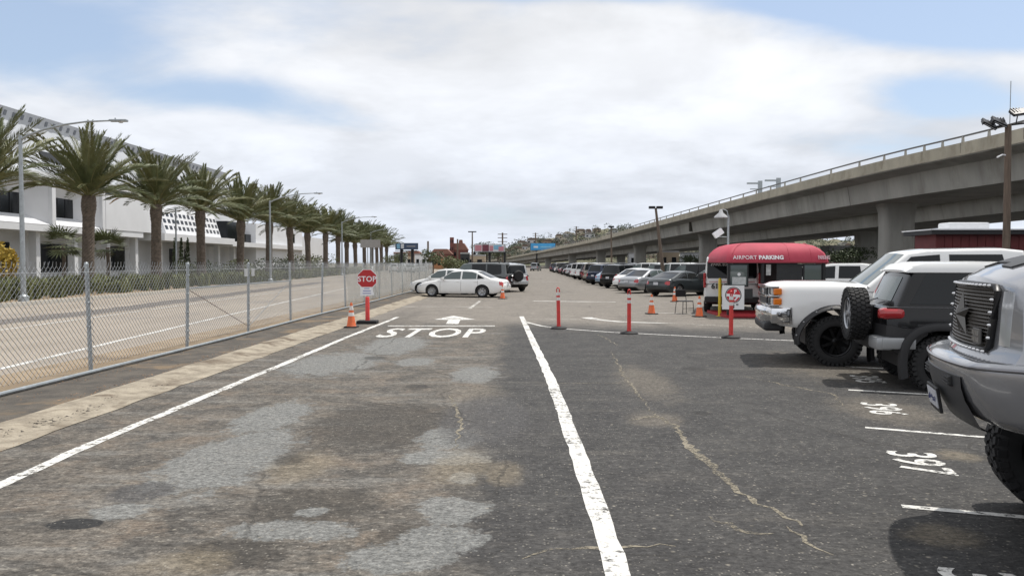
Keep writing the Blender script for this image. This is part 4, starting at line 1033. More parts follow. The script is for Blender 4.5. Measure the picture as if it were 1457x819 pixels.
    c.add('spare_rim', rm.copy(), None); c.kids[-1][1].transform(Matrix.Translation((-2.31, -.05, 1.05 + Z)) @ Matrix.Rotation(R(90), 4, 'Z'))
    c.wheels('mud', .25, .28, .05)
    c.wheelrim_alloy = True
    return c
OFFROAD = mk_offroad()
# --- grey pickup with a studded mesh grille ---------------------------------
def mk_grey():
    c = Car(dict(top=[(-3.0, 1.45), (-.5, 1.48), (.9, 1.72), (1.4, 1.88), (1.9, 1.90), (2.3, 1.84), (2.55, 1.76), (2.66, 1.715), (2.70, 1.66)],
        bottom=[(-3.0, .78), (-2.7, .68), (1.2, .66), (2.3, .70), (2.70, .80)],
        plan=[(-3.0, .95), (0, 1.01), (1.5, 1.01), (2.2, 1.0), (2.48, .95), (2.62, .87), (2.70, .80)],
        axles=(1.78, -1.85), wr=.47, archr=.58, belt=1.46, tumble=.25, crown=.07, bowf=.20,
        gh=[(1.05, 1.58), (.35, 2.15), (.05, 2.2), (-1.3, 2.2), (-1.6, 2.12), (-1.7, 1.46)], ghmid=-.2, ghw=.96,
        nose=[(.65, -.10), (.8, -.02), (.95, .02), (1.06, .02), (1.10, -.02), (1.16, -.07), (1.5, -.085), (1.68, -.10), (1.78, -.14)]))
    c.cabin(); c.glass('windscreen', 0, 0, .06, .04, .96, GLASS2)
    c.window([(.72, 1.6), (.25, 2.08), (-.3, 2.1), (-.3, 1.6)], GLASS); c.window([(-.45, 1.6), (-.45, 2.1), (-1.2, 2.1), (-1.25, 1.6)], GLASS)
    for x in (.9, -.38): c.seam(x, .8, 1.45)
    c.mirror(.55, 1.72, BLACKPL, 1.4)
    def fx(y, z):   # front surface x at (y, z)
        return c.warp((c.xf, y, z)).x
    def shell(name, y0, y1, z0, z1, off, m, ny=14, nz=8, edge=.03, zc=None, thick=.03):
        bm = bmesh.new(); g = []
        for j in range(nz + 1):
            row = []
            for i in range(ny + 1):
                y = y0 + (y1 - y0) * i / ny; z = z0 + (z1 - z0) * j / nz
                if zc: z += zc(y)
                row.append(bm.verts.new((fx(y, z) + off, y, z)))
            g.append(row)
        for j in range(nz):
            for i in range(ny): bm.faces.new((g[j][i], g[j][i + 1], g[j + 1][i + 1], g[j + 1][i]))
        be = [e for e in bm.edges if len(e.link_faces) == 1]; r = bmesh.ops.extrude_edge_only(bm, edges=be)
        for v in r['geom']:
            if isinstance(v, bmesh.types.BMVert): v.co.x -= thick + off
        bmesh.ops.recalc_face_normals(bm, faces=bm.faces)
        return c.add(name, from_bm(name, bm, m, 40), None if m else 'paint')
    # painted bumper standing proud, dark centre section below with two vents
    def strip_(name, ylim, secs, m, ny=26, sm=50):
        bm = bmesh.new(); g = []
        for (z, o) in secs:
            row = []
            for i in range(ny + 1):
                y = -ylim + 2 * ylim * i / ny; e = max(0, (abs(y) - .60) / (ylim - .60)) if ylim > .61 else 0
                row.append(bm.verts.new((c.warp((c.xf, y, 1.0)).x + o - .34 * e ** 2.2, y, z + .03 * e)))
            g.append(row)
        for a, b in zip(g, g[1:]):
            for i in range(ny): bm.faces.new((a[i], a[i + 1], b[i + 1], b[i]))
        bmesh.ops.recalc_face_normals(bm, faces=bm.faces); return c.add(name, from_bm(name, bm, m, sm), None if m else 'paint')
    strip_('bumper', 1.02, [(1.10, -.22), (1.125, -.10), (1.115, .03), (1.09, .075), (1.06, .085), (1.0, .08), (.9, .06), (.8, .03), (.70, -.02), (.64, -.07), (.60, -.16), (.60, -.4)], None)
    strip_('bumper_crease', 1.022, [(1.085, .083), (1.075, .094), (1.062, .092), (1.055, .085)], CHROME if False else mat('grey_trim', (.22, .22, .235), .2, .8))
    dkp = mat('dark_grey_valance', (.045, .047, .052), .45, .1)
    strip_('valance', .52, [(.985, .07), (.98, .083), (.9, .078), (.8, .055), (.70, .012), (.58, -.04), (.55, -.12)], dkp, 20)
    for y0, y1 in ((-.40, -.08), (.08, .40)):
        bm = bmesh.new(); bm_box(bm, (fx((y0 + y1) / 2, 1.0) + .053, (y0 + y1) / 2, .925), (.05, y1 - y0, .085), bev=.012); k = c.add('vent', from_bm('vent', bm, mat('vent_black', (.006, .006, .007), .6)), None)
        bm = bmesh.new()
        for q in range(3): bm_box(bm, (fx((y0 + y1) / 2, 1.0) + .079, (y0 + y1) / 2, .90 + .025 * q), (.012, y1 - y0 - .02, .008))
        c.add('vent_bar', from_bm('vent_bar', bm, dkp), None)
    # grille: surround, dark backing, mesh bars, studs, star, badge
    gz0, gz1 = 1.19, 1.67
    def hw(z): return .50 + .03 * (z - gz0) / (gz1 - gz0)
    bm = bmesh.new()
    def P_(y, z, o): return Vector((fx(y, z) + o, y, z))
    bm_tube(bm, [P_(y, z, .012) for y, z in [(-.5, gz0 + .03), (-.47, gz0), (-.25, gz0 - .012), (0, gz0 - .016), (.25, gz0 - .012), (.47, gz0), (.5, gz0 + .03), (.525, (gz0 + gz1) / 2), (.535, gz1 - .03), (.505, gz1), (.25, gz1 + .01), (0, gz1 + .014), (-.25, gz1 + .01), (-.505, gz1), (-.535, gz1 - .03), (-.525, (gz0 + gz1) / 2), (-.5, gz0 + .03)]], .024, 8)
    gi = c.add('grille_frame', from_bm('grille_frame', bm, BLACKM, 50), None)
    bm = bmesh.new(); g = [[bm.verts.new(P_(-.52 + 1.04 * i / 12, gz0 + (gz1 - gz0) * j / 6, .004)) for i in range(13)] for j in range(7)]
    for j in range(6):
        for i in range(12): bm.faces.new((g[j][i], g[j][i + 1], g[j + 1][i + 1], g[j + 1][i]))
    bmesh.ops.recalc_face_normals(bm, faces=bm.faces); c.add('grille', from_bm('grille', bm, mat('grille_dark', (.010, .009, .009), .7)), None)
    MESHB = mat('mesh_bar_steel', (.11, .10, .09), .45, .6)
    for q in range(17):
        z = gz0 + .02 + (gz1 - gz0 - .04) * q / 16; c.add('grille_bar', from_bm('grille_bar', tube([P_(-hw(z) + 2 * hw(z) * i / 12, z, .018) for i in range(13)], .0065, 5), MESHB), None)
    bm = bmesh.new()
    for i in range(1, 40):
        y = -.5 + i / 40.0; bm_tube(bm, [P_(y, gz0 + .01, .012), P_(y, gz1 - .01, .012)], .003, 4)
    c.add('grille_mesh', from_bm('grille_mesh', bm, MESHB), None)
    stud = from_bm('stud', lathe([(.013, 0), (.011, .012), (.005, .018), (0, .019)], 10, 'X'), CHROME, 60)
    for i in range(16):
        y = -.47 + .94 * i / 15
        for z in (gz0 - .012, gz1 + .008):
            me = stud.copy(); me.transform(Matrix.Translation(P_(y, z, .03))); c.add('stud', me, None)
    for i in range(1, 5):
        z = gz0 + (gz1 - gz0) * i / 5
        for sg in (1, -1): me = stud.copy(); me.transform(Matrix.Translation(P_(sg * .525, z, .03))); c.add('stud', me, None)
    # five-pointed faceted star
    bm = bmesh.new(); zc = 1.43; xc = fx(0.08, zc) + .035; ring = []
    for i in range(10):
        a = math.pi / 2 + i * math.pi / 5; rr = .175 if i % 2 == 0 else .062; ring.append(bm.verts.new((xc, .08 + rr * math.cos(a), zc + rr * math.sin(a) * 1.12)))
    apex = bm.verts.new((xc + .045, .08, zc)); back = bm.verts.new((xc - .02, .08, zc))
    for i in range(10): bm.faces.new((ring[i], ring[(i + 1) % 10], apex)); bm.faces.new((ring[(i + 1) % 10], ring[i], back))
    bmesh.ops.recalc_face_normals(bm, faces=bm.faces); c.add('star_emblem', from_bm('star_emblem', bm, mat('gunmetal', (.15, .145, .14), .35, .9)), None)
    bm = box((fx(.36, 1.27) + .03, .37, 1.285), (.02, .16, .12), bev=.006); c.add('badge', from_bm('badge', bm, mat('pewter', (.16, .155, .15), .4, .8)), None)
    bm = bmesh.new()
    for j in range(2):
        for i in range(4): bm_box(bm, (fx(.36, 1.27) + .042, .31 + .04 * i, 1.26 + .05 * j), (.006, .024, .035))
    c.add('badge_relief', from_bm('badge_relief', bm, mat('pewter_light', (.34, .33, .31), .4, .8)), None)
    # grille shell edge, hood scoop, headlights, fog lamps, plate
    for sg in (1, -1):
        bm = bmesh.new(); g = []
        for j in range(7):
            z = 1.24 + .40 * j / 6; row = []
            for i in range(9):
                y = .60 + .36 * i / 8; row.append(bm.verts.new((fx(y, z) + .012 - .22 * (i / 8) ** 2 * .9, sg * y, z)))
            g.append(row)
        for j in range(6):
            for i in range(8): bm.faces.new((g[j][i], g[j][i + 1], g[j + 1][i + 1], g[j + 1][i]))
        bmesh.ops.recalc_face_normals(bm, faces=bm.faces); c.add('headlight', from_bm('headlight', bm, CLEARL, 50), None)
        y = .96; x = c.warp((c.xf, y, 1.0)).x - .17
        bm = lathe([(.10, -.08), (.115, .045), (.125, .055), (.135, .04), (.135, -.1)], 26, 'X'); bmesh.ops.rotate(bm, verts=bm.verts, matrix=Matrix.Rotation(sg * .5, 3, 'Z')); bmesh.ops.translate(bm, vec=(x + .01, sg * y, .86), verts=bm.verts); k = c.add('fog_lamp', from_bm('fog_lamp', bm, CHROME, 50), None)
        bm = lathe([(.11, 0), (.06, .015), (0, .02)], 20, 'X'); bmesh.ops.rotate(bm, verts=bm.verts, matrix=Matrix.Rotation(sg * .5, 3, 'Z')); bmesh.ops.translate(bm, vec=(x + .02, sg * y, .86), verts=bm.verts); c.add('fog_lens', from_bm('fog_lens', bm, mat('dark_lens', (.02, .02, .022), .08, coat=1), 50), None)
    c.patch('hood_scoop', lambda p, n: 1.95 < p.x < 2.42 and abs(p.y) < .42 and n.z > .6, mat('scoop_dark', (.03, .03, .032), .5), .012)
    px_ = fx(0, .8) + .09
    bm = bmesh.new(); bm_box(bm, (px_ + .02, -.02, .715), (.02, .33, .21), bev=.005, rot=Euler((0, R(8), 0))); k = c.add('plate_frame', from_bm('plate_frame', bm, BLACKM), None)
    c.add('licence_plate', from_bm('licence_plate', box((px_ + .033, -.02, .72), (.006, .30, .145), rot=Euler((0, R(8), 0))), PLATE), None)
    bm = bmesh.new(); rp_ = random.Random(4)
    for i in range(7):
        for q in range(3): bm_box(bm, (px_ + .037, -.125 + .035 * i + rp_.uniform(-.008, .008), .72 + rp_.uniform(-.022, .022)), (.004, rp_.choice((.006, .018)), rp_.choice((.007, .03))))
    c.add('plate_marks', from_bm('plate_marks', bm, mat('plate_blue', (.05, .06, .16), .5)), None)
    for (nm, me, m, par) in c.kids: me.transform(Matrix.Translation((0, 0, .37)) @ Matrix.Diagonal((1, 1, .8, 1)))
    c.add('axle', from_bm('axle', tube([(1.78, -.8, .47), (1.78, 0, .47), (1.78, .8, .47)], [.05, .10, .05], 10), BLACKPL), None); c.wheels('gloss', .30, .32, .03, (-.9, .35, .4)); return c
GREY = mk_grey()

WHITE = carpaint((.78, .78, .77), 0.0, .3); BLACKC = carpaint((.008, .008, .009), .0, .2, .35, .25); CHARC = carpaint((.035, .042, .045), .4, .3, .5); SILVER = carpaint((.30, .31, .325), .65, .33)
GREYC = carpaint((.32, .325, .345), .6, .25); BLUE = carpaint((.16, .26, .38), .4); NAVY = carpaint((.018, .026, .055), .2, .25, .5, .3); BEIGE = carpaint((.36, .33, .28), .5); MAROON = carpaint((.11, .012, .02), .4)
LSILV = carpaint((.55, .56, .57), .5, .35); REDC = carpaint((.35, .02, .02), .2); LBLUE = carpaint((.28, .38, .50), .5)

#HERO
PICKUP.place('pickup_truck', 'lifted white pickup with chrome bumper and black fender flares', 'pickup truck', (7.55, 14.55, 0), 180 - 11, WHITE)
OFFROAD.place('off_road_car', 'black off-road car with white roof and spare wheel on its tail', 'car', (7.50, 11.85, -.05), -11, BLACKC)
GREY.place('pickup_truck', 'grey pickup with studded mesh grille and metal star at right edge', 'pickup truck', (2.80 + 2.78 * math.cos(R(18)), 5.25 - 2.78 * math.sin(R(18)), 0), 180 - 18, GREYC)
o = SEDAN.place('sedan_car', 'white sedan parked crosswise at the end of the lane', 'car', (-3.32, 42.6, 0), 180 - 17, WHITE); o.scale = (1.07, 1.0, 1.0)
# ------------------------------------------------------------------ rows of parked cars
ORD = 'first second third fourth fifth sixth seventh eighth ninth tenth eleventh twelfth thirteenth fourteenth fifteenth sixteenth seventeenth eighteenth nineteenth twentieth twenty-first twenty-second twenty-third twenty-fourth twenty-fifth twenty-sixth twenty-seventh'.split()
CNAME = {m.name: n for m, n in ((WHITE, 'white'), (BLACKC, 'black'), (CHARC, 'charcoal'), (SILVER, 'silver'), (GREYC, 'grey'), (BLUE, 'blue'), (NAVY, 'navy'), (BEIGE, 'beige'), (MAROON, 'maroon'), (LSILV, 'pale silver'), (REDC, 'red'), (LBLUE, 'light blue'))}
grp = 'cars parked in the angled row'
row = [  # proto, paint, name, label
    (COUPE, CHARC, 'coupe_car', 'dark grey coupe at the near end of the parked row'), (SEDAN, SILVER, 'sedan_car', 'silver sedan beside the dark grey coupe'),
    (SEDAN2, WHITE, 'sedan_car', 'white sedan between the silver sedan and a black car'), (SUV, BLACKC, 'sport_utility_car', 'black sport utility car next to the white sedan in the row'),
    (SEDAN2, LBLUE, 'sedan_car', 'light blue sedan in the parked row'), (SUV, NAVY, 'sport_utility_car', 'navy sport utility car beside the light blue sedan'),
    (BIGSUV, BEIGE, 'sport_utility_car', 'beige sport utility car between the navy and the maroon cars'), (SUV, MAROON, 'sport_utility_car', 'maroon sport utility car in the parked row'),
    (MINIVAN, CHARC, 'minivan', 'charcoal minivan beyond the maroon car'), (BIGSUV, WHITE, 'sport_utility_car', 'tall white sport utility car, nearer of two in the row'), (BIGSUV, WHITE, 'sport_utility_car', 'tall white sport utility car, farther of two in the row'),
    (SEDAN, LSILV, 'sedan_car', 'pale silver sedan beyond the tall white cars')]
protos = [SEDAN, SEDAN2, SUV, BIGSUV, HATCH, MINIVAN, COUPE]; paints = [WHITE, BLACKC, SILVER, CHARC, GREYC, NAVY, BEIGE, LSILV, MAROON, WHITE, BLACKC, REDC]
rr_ = random.Random(11)
HEAD = 44.0
def park(proto, paint, name, label, x, y, head, g, jitter=1.0):
    hx, hy = math.cos(R(head)), math.sin(R(head)); h = (proto.xf - proto.xr) / 2
    return proto.place(name, label, 'car', (x + hx * h, y + hy * h, 0), head + rr_.uniform(-2, 2) * jitter, paint, g)
for i in range(27):
    y = 42.65 + 4.6 * i; x = 6.8 - .65 * min(1, i) - .6 * min(1, max(0, i - 1) / 3)
    if i < len(row): p, c_, nm, lb = row[i]
    else:
        p, c_ = rr_.choice(protos), rr_.choice(paints); nm = 'parked_car'; lb = '%s parked car, %s from the near end of the angled row' % (CNAME[c_.name], ORD[i])
    park(p, c_, nm, lb, x + 0.5 - (.55 if i == 1 else 0) + rr_.uniform(-.2, .2), y, HEAD, grp)
# cars behind the first row, towards the viaduct
for i in range(22):
    y = 38.5 + 4.4 * i; x = 13.6 + 0.3 * rr_.random()
    p = [SUV, BIGSUV, SEDAN, MINIVAN, SEDAN2, BIGSUV, HATCH][i % 7]; c_ = [WHITE, CHARC, SILVER, BLACKC, BLACKC, WHITE, NAVY, CHARC][i % 8]
    lb = {0: 'white sport utility car behind the white van', 1: 'boxy charcoal car behind the dark grey coupe', 2: 'silver sedan in the second row behind the dark grey coupe'}.get(i, '%s parked car in the second row, %s from the van, mostly its roof showing' % (CNAME[c_.name], ORD[i]))
    park(p, c_, 'parked_car', lb, x, y, 224 - 180 + 90, 'cars in the second row', 1)
for i in range(18):
    y = 38 + 4.6 * i; p = [BIGSUV, SUV, SEDAN, MINIVAN][i % 4]; park(p, [BLACKC, CHARC, WHITE, NAVY, REDC][i % 5], 'parked_car', '%s parked car, %s in the line in the shade under the viaduct' % (CNAME[[BLACKC, CHARC, WHITE, NAVY, REDC][i % 5].name], ORD[i]), 21.5, y, 44, 'cars under the viaduct')
# white pickup roof right of the kiosk
PICK2 = PICKUP
o = PICK2.place('pickup_truck', 'white pickup parked behind the kiosk, its cab showing', 'pickup truck', (14.2, 35.0, -0.28), 150, WHITE)
# vehicles beyond the white sedan
BIGSUV.place('sport_utility_car', 'black sport utility car with grey roof behind the white sedan', 'car', (-3.2, 49.2, 0), 168, BLACKC, None, mat('matt_grey_roof', (.12, .13, .135), .5))
SEDAN2.place('sedan_car', 'white car with its bonnet showing behind the sedan', 'car', (-4.5, 45.9, 0), 165, WHITE)
JEEP.place('off_road_car', 'grey off-road car with covered spare wheel beyond the white sedan', 'car', (-1.35, 51.5, 0), 118, LSILV)
for i in range(9):
    park([SUV, SEDAN, BIGSUV, MINIVAN][i % 4], [BLACKC, NAVY, CHARC, BLACKC, SILVER, BLACKC][i % 6], 'parked_car', '%s car, %s beyond the spare-wheel car left of the aisle' % (CNAME[[BLACKC, NAVY, CHARC, BLACKC, SILVER, BLACKC][i % 6].name], ORD[i]), -0.6 - .02 * i, 62 + 5.6 * i, 136, 'cars left of the aisle')
# cars far off under the bridge mouth
for i in range(10): park([SUV, SEDAN, BIGSUV][i % 3], [BLACKC, WHITE, SILVER, NAVY][i % 4], 'parked_car', 'tiny %s car, %s from the left, far down the lot below the viaduct' % (CNAME[[BLACKC, WHITE, SILVER, NAVY][i % 4].name], ORD[i]), -6 + 4.2 * i, 172 + 3 * (i % 3), 80, 'far cars')

# ------------------------------------------------------------------ white shuttle van
def mk_van():
    c = Car(dict(top=[(-2.75, 1.0), (-2.7, 1.12), (0, 1.15), (1.6, 1.15), (2.2, 1.0), (2.6, .85), (2.75, .7)],
        bottom=[(-2.75, .45), (-2.6, .36), (2.4, .34), (2.75, .42)], plan=[(-2.75, .92), (-2.65, .98), (-2, 1.02), (1.4, 1.02), (2.3, .95), (2.75, .7)],
        axles=(1.75, -1.55), wr=.36, archr=.44, belt=1.13, tumble=.10, ghw=.985, ghbev=.09, ghbow=.05,
        gh=[(1.75, 1.13), (.95, 2.0), (.6, 2.08), (-2.3, 2.1), (-2.62, 2.04), (-2.74, 1.1)], ghmid=-.8))
    c.cabin(); c.glass('windscreen', 0, 0, .06, .05, .95, GLASS2)
    # two rear windows
    for sg in (1, -1):
        bm = bmesh.new(); n = 8; poly = []
        for (cy, cz, a0) in ((.80, 1.86, 0), (.12, 1.86, 90), (.12, 1.36, 180), (.80, 1.36, 270)):
            for q in range(5): a = R(a0 + 22.5 * q); poly.append((cy + .07 * math.cos(a), cz + .07 * math.sin(a)))
        vs_ = []
        for y, z in poly:
            x = -2.74 + (z - 1.1) * .128 + .05 * (y / 1.0) ** 2 * .7 - .012; vs_.append(bm.verts.new((x, sg * y, z)))
        f = bm.faces.new(vs_); bmesh.ops.recalc_face_normals(bm, faces=bm.faces)
        if f.normal.x > 0: bmesh.ops.reverse_faces(bm, faces=bm.faces)
        c.add('rear_window', from_bm('rear_window', bm, GLASS), None)
        c.add('tail_light', from_bm('tail_light', box((-2.70, sg * .955, 1.22), (.12, .09, .55), bev=.03), REDL), None)
    bm = box((-2.86, 0, .52), (.26, 1.9, .22), bev=.04); c.add('bumper', from_bm('bumper', bm, BLACKPL), None)
    c.add('door_seam', from_bm('door_seam', box((-2.745, 0, 1.0), (.09, .012, .9)), BLACKPL), None)
    for (x0, x1) in ((1.35, .75), (.6, -.8), (-.9, -2.2)): c.window([(x0 if x0 < 1 else x0, 1.2), (x0 - .02 if x0 < 1 else .85, 1.85), (x1, 1.85), (x1, 1.2)], GLASS)
    c.mirror(1.3, 1.3, BLACKPL, 1.6); c.wheels('steel', .25, .22)
    c.add('rear_stripe', from_bm('rear_stripe', box((-2.79, 0, 1.17), (.01, 1.6, .018)), mat('red_stripe', (.45, .03, .04), .4)), None)
    def rt(name, txt, size, y, z, m, bold=.006):
        me = text_mesh(name, txt, size, m, .002, bold); x = -2.795 if z < 1.2 else -2.74 + (z - 1.1) * .128 - .02
        me.transform(Matrix.Translation((x, y, z)) @ Matrix.Rotation(R(7) if z > 1.2 else 0, 4, 'Y') @ Matrix.Rotation(R(-90), 4, 'Z') @ Matrix.Rotation(R(90), 4, 'X')); c.add(name, me, None)
    rt('window_lettering', 'PARK SD', .15, .44, 1.80, WHITEPL); rt('phone_number', '619 2', .26, .42, 1.0, mat('van_black_letters', (.02, .02, .02), .4), .01)
    return c
VAN = mk_van(); p_ = P(1041, 400, 28.2)
VAN.place('shuttle_van', 'white shuttle van with black number 619 2 on its rear doors', 'van', (p_.x + 2.75 * math.cos(R(75)), 28.2 + 2.75 * math.sin(R(75)), 0), 75, WHITE)

# ------------------------------------------------------------------ cones, delineators, stop post, bollard, chair
def mk_cone():
    root = thing('traffic_cone', '', 'cone'); 
    bm = bmesh.new(); bm_box(bm, (0, 0, .018), (.37, .37, .036), bev=.012); obj('base', bm, RUBBER, root)
    obj('cone_body', lathe([(.145, .034), (.128, .06), (.036, .66), (.03, .70), (.022, .715), (.022, .70)], 28, cap=False), ORANGE, root, 50)
    for z0, z1 in ((.33, .43), (.50, .62)):
        r0 = .128 - (z0 - .06) * .153 + .003; r1 = .128 - (z1 - .06) * .153 + .003; obj('reflective_band', lathe([(r0 - .004, z0), (r0, z0), (r1, z1), (r1 - .004, z1)], 28, cap=False), REFLW, root, 50)
    return root
cone = mk_cone(); cones = [(500, 465.5, 'orange cone with white bands beside the stop sign post', 0), (927, 446.5, 'orange cone standing left of the black chair', 1), (995, 450.5, 'orange cone beside the yellow bollard', 1), (715, 425, 'orange cone behind the white sedan tail', 1), (960, 429, 'orange cone behind the black chair', 1)]
for i, (px, py, lb, z) in enumerate(cones):
    c = cone if i == 0 else copy_tree(cone); g = G(px, py); c.location = (g.x, g.y, 0); c.rotation_euler = (0, 0, .3 * i); set_props(c, lb, 'cone', 'traffic cones')
def mk_delin(h=1.16, bands=True):
    root = thing('delineator_post', '', 'post')
    obj('base', lathe([(.235, 0), (.235, .02), (.21, .045), (.10, .06), (.06, .075), (0, .075)], 28), RUBBER, root, 40)
    obj('post_body', lathe([(.062, .06), (.052, .12), (.05, .98), (.05, h - .18), (.036, h - .165), (0, h - .165)], 20), REDPOST, root, 50)
    obj('top_loop', tube([(-.03, 0, h - .18), (-.042, 0, h - .09), (-.028, 0, h - .02), (0, 0, h), (.028, 0, h - .02), (.042, 0, h - .09), (.03, 0, h - .18)], .017, 8), REDPOST, root, 50)
    if bands:
        for z in (.80, .94): obj('reflective_band', lathe([(.0505, z), (.0535, z), (.0535, z + .085), (.0505, z + .085)], 20, cap=False), REFLW, root, 50)
    return root
d0 = mk_delin()
for i, (px, py, lb) in enumerate([(795, 467.5, 'red delineator post nearest the white centre line'), (895, 474.5, 'red delineator post in the middle of the three'), (1040, 480.5, 'red delineator post in front of the kiosk sign')]):
    c = d0 if i == 0 else copy_tree(d0); g = G(px, py); c.location = (g.x, g.y, 0); c.rotation_euler = (random.uniform(-.012, .012), .02 * (i - 1), .4 * i); set_props(c, lb, 'post', 'red delineator posts')
# stop sign on a red post
g = G(523, 460); st = thing('stop_sign', 'red octagonal stop sign on a red post with rubber base', 'sign', (g.x, g.y, 0))
bm = bmesh.new(); bm_box(bm, (0, 0, .05), (.62, .42, .10), bev=.03); obj('base', bm, RUBBER, st)
obj('post', lathe([(.075, .08), (.065, .14), (.062, .80), (.045, .82), (0, .82)], 20), REDPOST, st, 50)
obj('upper_pole', tube([(0, .02, .8), (0, .02, 1.5)], .02, 8), GALVP, st)
def octo(r, y0, y1): return prism([(r * math.cos(R(22.5 + 45 * k)), r * math.sin(R(22.5 + 45 * k))) for k in range(8)], y0, y1)
zc = 1.36
w_ = obj('sign_border', octo(.325, -.045, -.035), WHITEPL, st, loc=(0, 0, zc)); obj('sign_face', octo(.305, -.049, -.044), mat('stop_sign_red', (.42, .015, .02), .4), w_)
me = text_mesh('sign_word', 'STOP', .23, WHITEPL, .001, .004, 1.05); link('sign_word', me, w_, (0, -.0515, -.005), (R(90), 0, 0))
pp = obj('paper_notice', prism([(-.20, .85), (.22, .87), (.16, 1.12), (-.20, 1.12)][::1], -.075, -.072), WHITEPL, st)
bm = bmesh.new()
for z, w in ((1.075, .16), (1.00, .24), (.925, .26)): bm_box(bm, (0.0, -.0765, z), (w, .002, .022))
obj('notice_lines', bm, mat('blue_print', (.10, .13, .38), .6), st)
# yellow bollard
g = G(1024, 449.5); bo = thing('bollard', 'slim yellow bollard in front of the white van', 'bollard', (g.x, g.y, 0))
obj('post', lathe([(.055, 0), (.055, 1.27), (.04, 1.31), (0, 1.325)], 16), YELLOW, bo, 50); obj('base_plate', lathe([(.12, 0), (.12, .012), (.055, .014)], 16), YELLOW, bo)
# black metal chair
g = G(974, 446); ch = thing('chair', 'black metal chair between the two orange cones', 'chair', (g.x, g.y, 0), R(25))
for sx in (-.22, .22):
    for sy in (-.2, .2): obj('leg', tube([(sx * 1.15, sy * 1.15, 0), (sx, sy, .45)], .013, 6), BLACKM, ch)
    obj('back_post', tube([(sx, .2, .45), (sx * .98, .27, .88)], .013, 6), BLACKM, ch)
bm = bmesh.new(); bm_box(bm, (0, 0, .46), (.46, .44, .035), bev=.012); obj('seat', bm, BLACKPL, ch)
bm = bmesh.new(); bm_box(bm, (0, .255, .74), (.44, .03, .26), bev=.012); obj('backrest', bm, BLACKPL, ch)
obj('stretcher', tube([(-.24, -.21, .2), (.24, -.21, .2)], .009, 6), BLACKM, ch)

# ------------------------------------------------------------------ parking kiosk
KX, KY = 6.78, 26.0; KW, KD = 3.42, 2.9
ks = thing('parking_kiosk', 'small dark parking kiosk with a domed red awning', 'kiosk', (KX, KY, 0))
RED_AWN = mat('red_awning_fabric', (.39, .038, .07), .72, var=.14, vscale=1.4, bump=.35, bscale=5, stretch=(1, 1, .3))
bm = bmesh.new(); rings = []; nseg = 40
def rrect(w, d, r, n=40):
    pts = []; cs = [(w / 2 - r, d / 2 - r, 0), (-w / 2 + r, d / 2 - r, 90), (-w / 2 + r, -d / 2 + r, 180), (w / 2 - r, -d / 2 + r, 270)]
    for cx, cy, a0 in cs:
        for q in range(n // 4): a = R(a0 + 90 * q / (n // 4 - 1)); pts.append((cx + r * math.cos(a), cy + r * math.sin(a)))
    return pts
secs = [(0.0, 1.0, .0), (.16, .0, .02)]
for (z, ins, rad) in ((1.86, 0, .06), (1.875, -.01, .06), (2.02, .03, .07), (2.18, .10, .09), (2.32, .22, .13), (2.43, .38, .18), (2.50, .58, .22), (2.535, .85, .26), (2.55, 1.2, .2)):
    ring = []
    for k, (x, y) in enumerate(rrect(KW - 2 * ins * .9, KD - 2 * ins, rad)):
        wob = .012 * math.sin(k * 1.1 + z * 5) if 1.9 < z < 2.5 else 0; ring.append(bm.verts.new((KW / 2 + x, KD / 2 + y, z + wob)))
    rings.append(ring)
for a, b in zip(rings, rings[1:]):
    n = len(a)
    for k in range(n): bm.faces.new((a[k], a[(k + 1) % n], b[(k + 1) % n], b[k]))
bm.faces.new(rings[-1]); bmesh.ops.recalc_face_normals(bm, faces=bm.faces); aw = obj('awning', bm, RED_AWN, ks, 50)
for fx_ in (.04, .62, .84): obj('awning_seam', tube([(.02 + (KW - .04) * fx_ + (.5 - fx_) * 2 * i_ * (.9 if fx_ == .04 else 0), i_ - .002, z_) for z_, i_ in ((1.87, -.01), (2.02, .03), (2.18, .10), (2.32, .22), (2.43, .38), (2.50, .58), (2.535, .85))], .011, 6), RED_AWN, ks)
obj('awning_hem', box((KW / 2, -.012, 1.88), (KW - .1, .012, .05)), mat('awning_hem_red', (.34, .035, .06), .7), ks)
obj('awning_frame', box((KW / 2, KD / 2, 1.85), (KW - .06, KD - .06, .03)), BLACKM, ks)
def lett(txt, size, x, z, bold, par, align='LEFT'):
    me = text_mesh('lettering', txt, size, WHITEPL, .002, bold, 1.05, align); return link('lettering', me, par, (x, -.035 + (z - 2.0) * .38, z), (R(90 - 20), 0, 0))
lett('AIRPORT', .19, .22, 2.03, .000, aw); lett('PARKING', .19, 1.08, 2.03, .008, aw)
me = text_mesh('lettering', 'PARKING', .19, mat('faded_lettering', (.55, .36, .40), .6), .002, .006, .9); link('lettering', me, aw, (3.25, -.02, 2.03), (R(70), 0, R(4)), (.55, 1, 1))
for (x, y) in ((.12, .12), (KW - .12, .12), (KW - .12, KD - .12), (1.25, .12)): obj('post', box((x, y, .95), (.09, .09, 1.8)), BLACKM, ks)
DARKP = mat('kiosk_dark_panel', (.018, .02, .022), .5, var=.2)
obj('floor', box((KW / 2, KD / 2, .05), (KW - .1, KD - .1, .1)), mat('kiosk_red_base', (.40, .02, .03), .5), ks)
obj('base_trim', box((KW / 2 + .1, .0, .10), (KW - .1, .06, .10)), MATS['kiosk_red_base'], ks)
obj('back_panel', box((2.6, KD - .12, 1.0), (1.5, .05, 1.7)), DARKP, ks)
obj('counter', box((.55, .14, .82), (.75, .10, .32)), DARKP, ks); obj('wall_panel', box((2.15, .14, .95), (.85, .06, 1.75)), DARKP, ks)
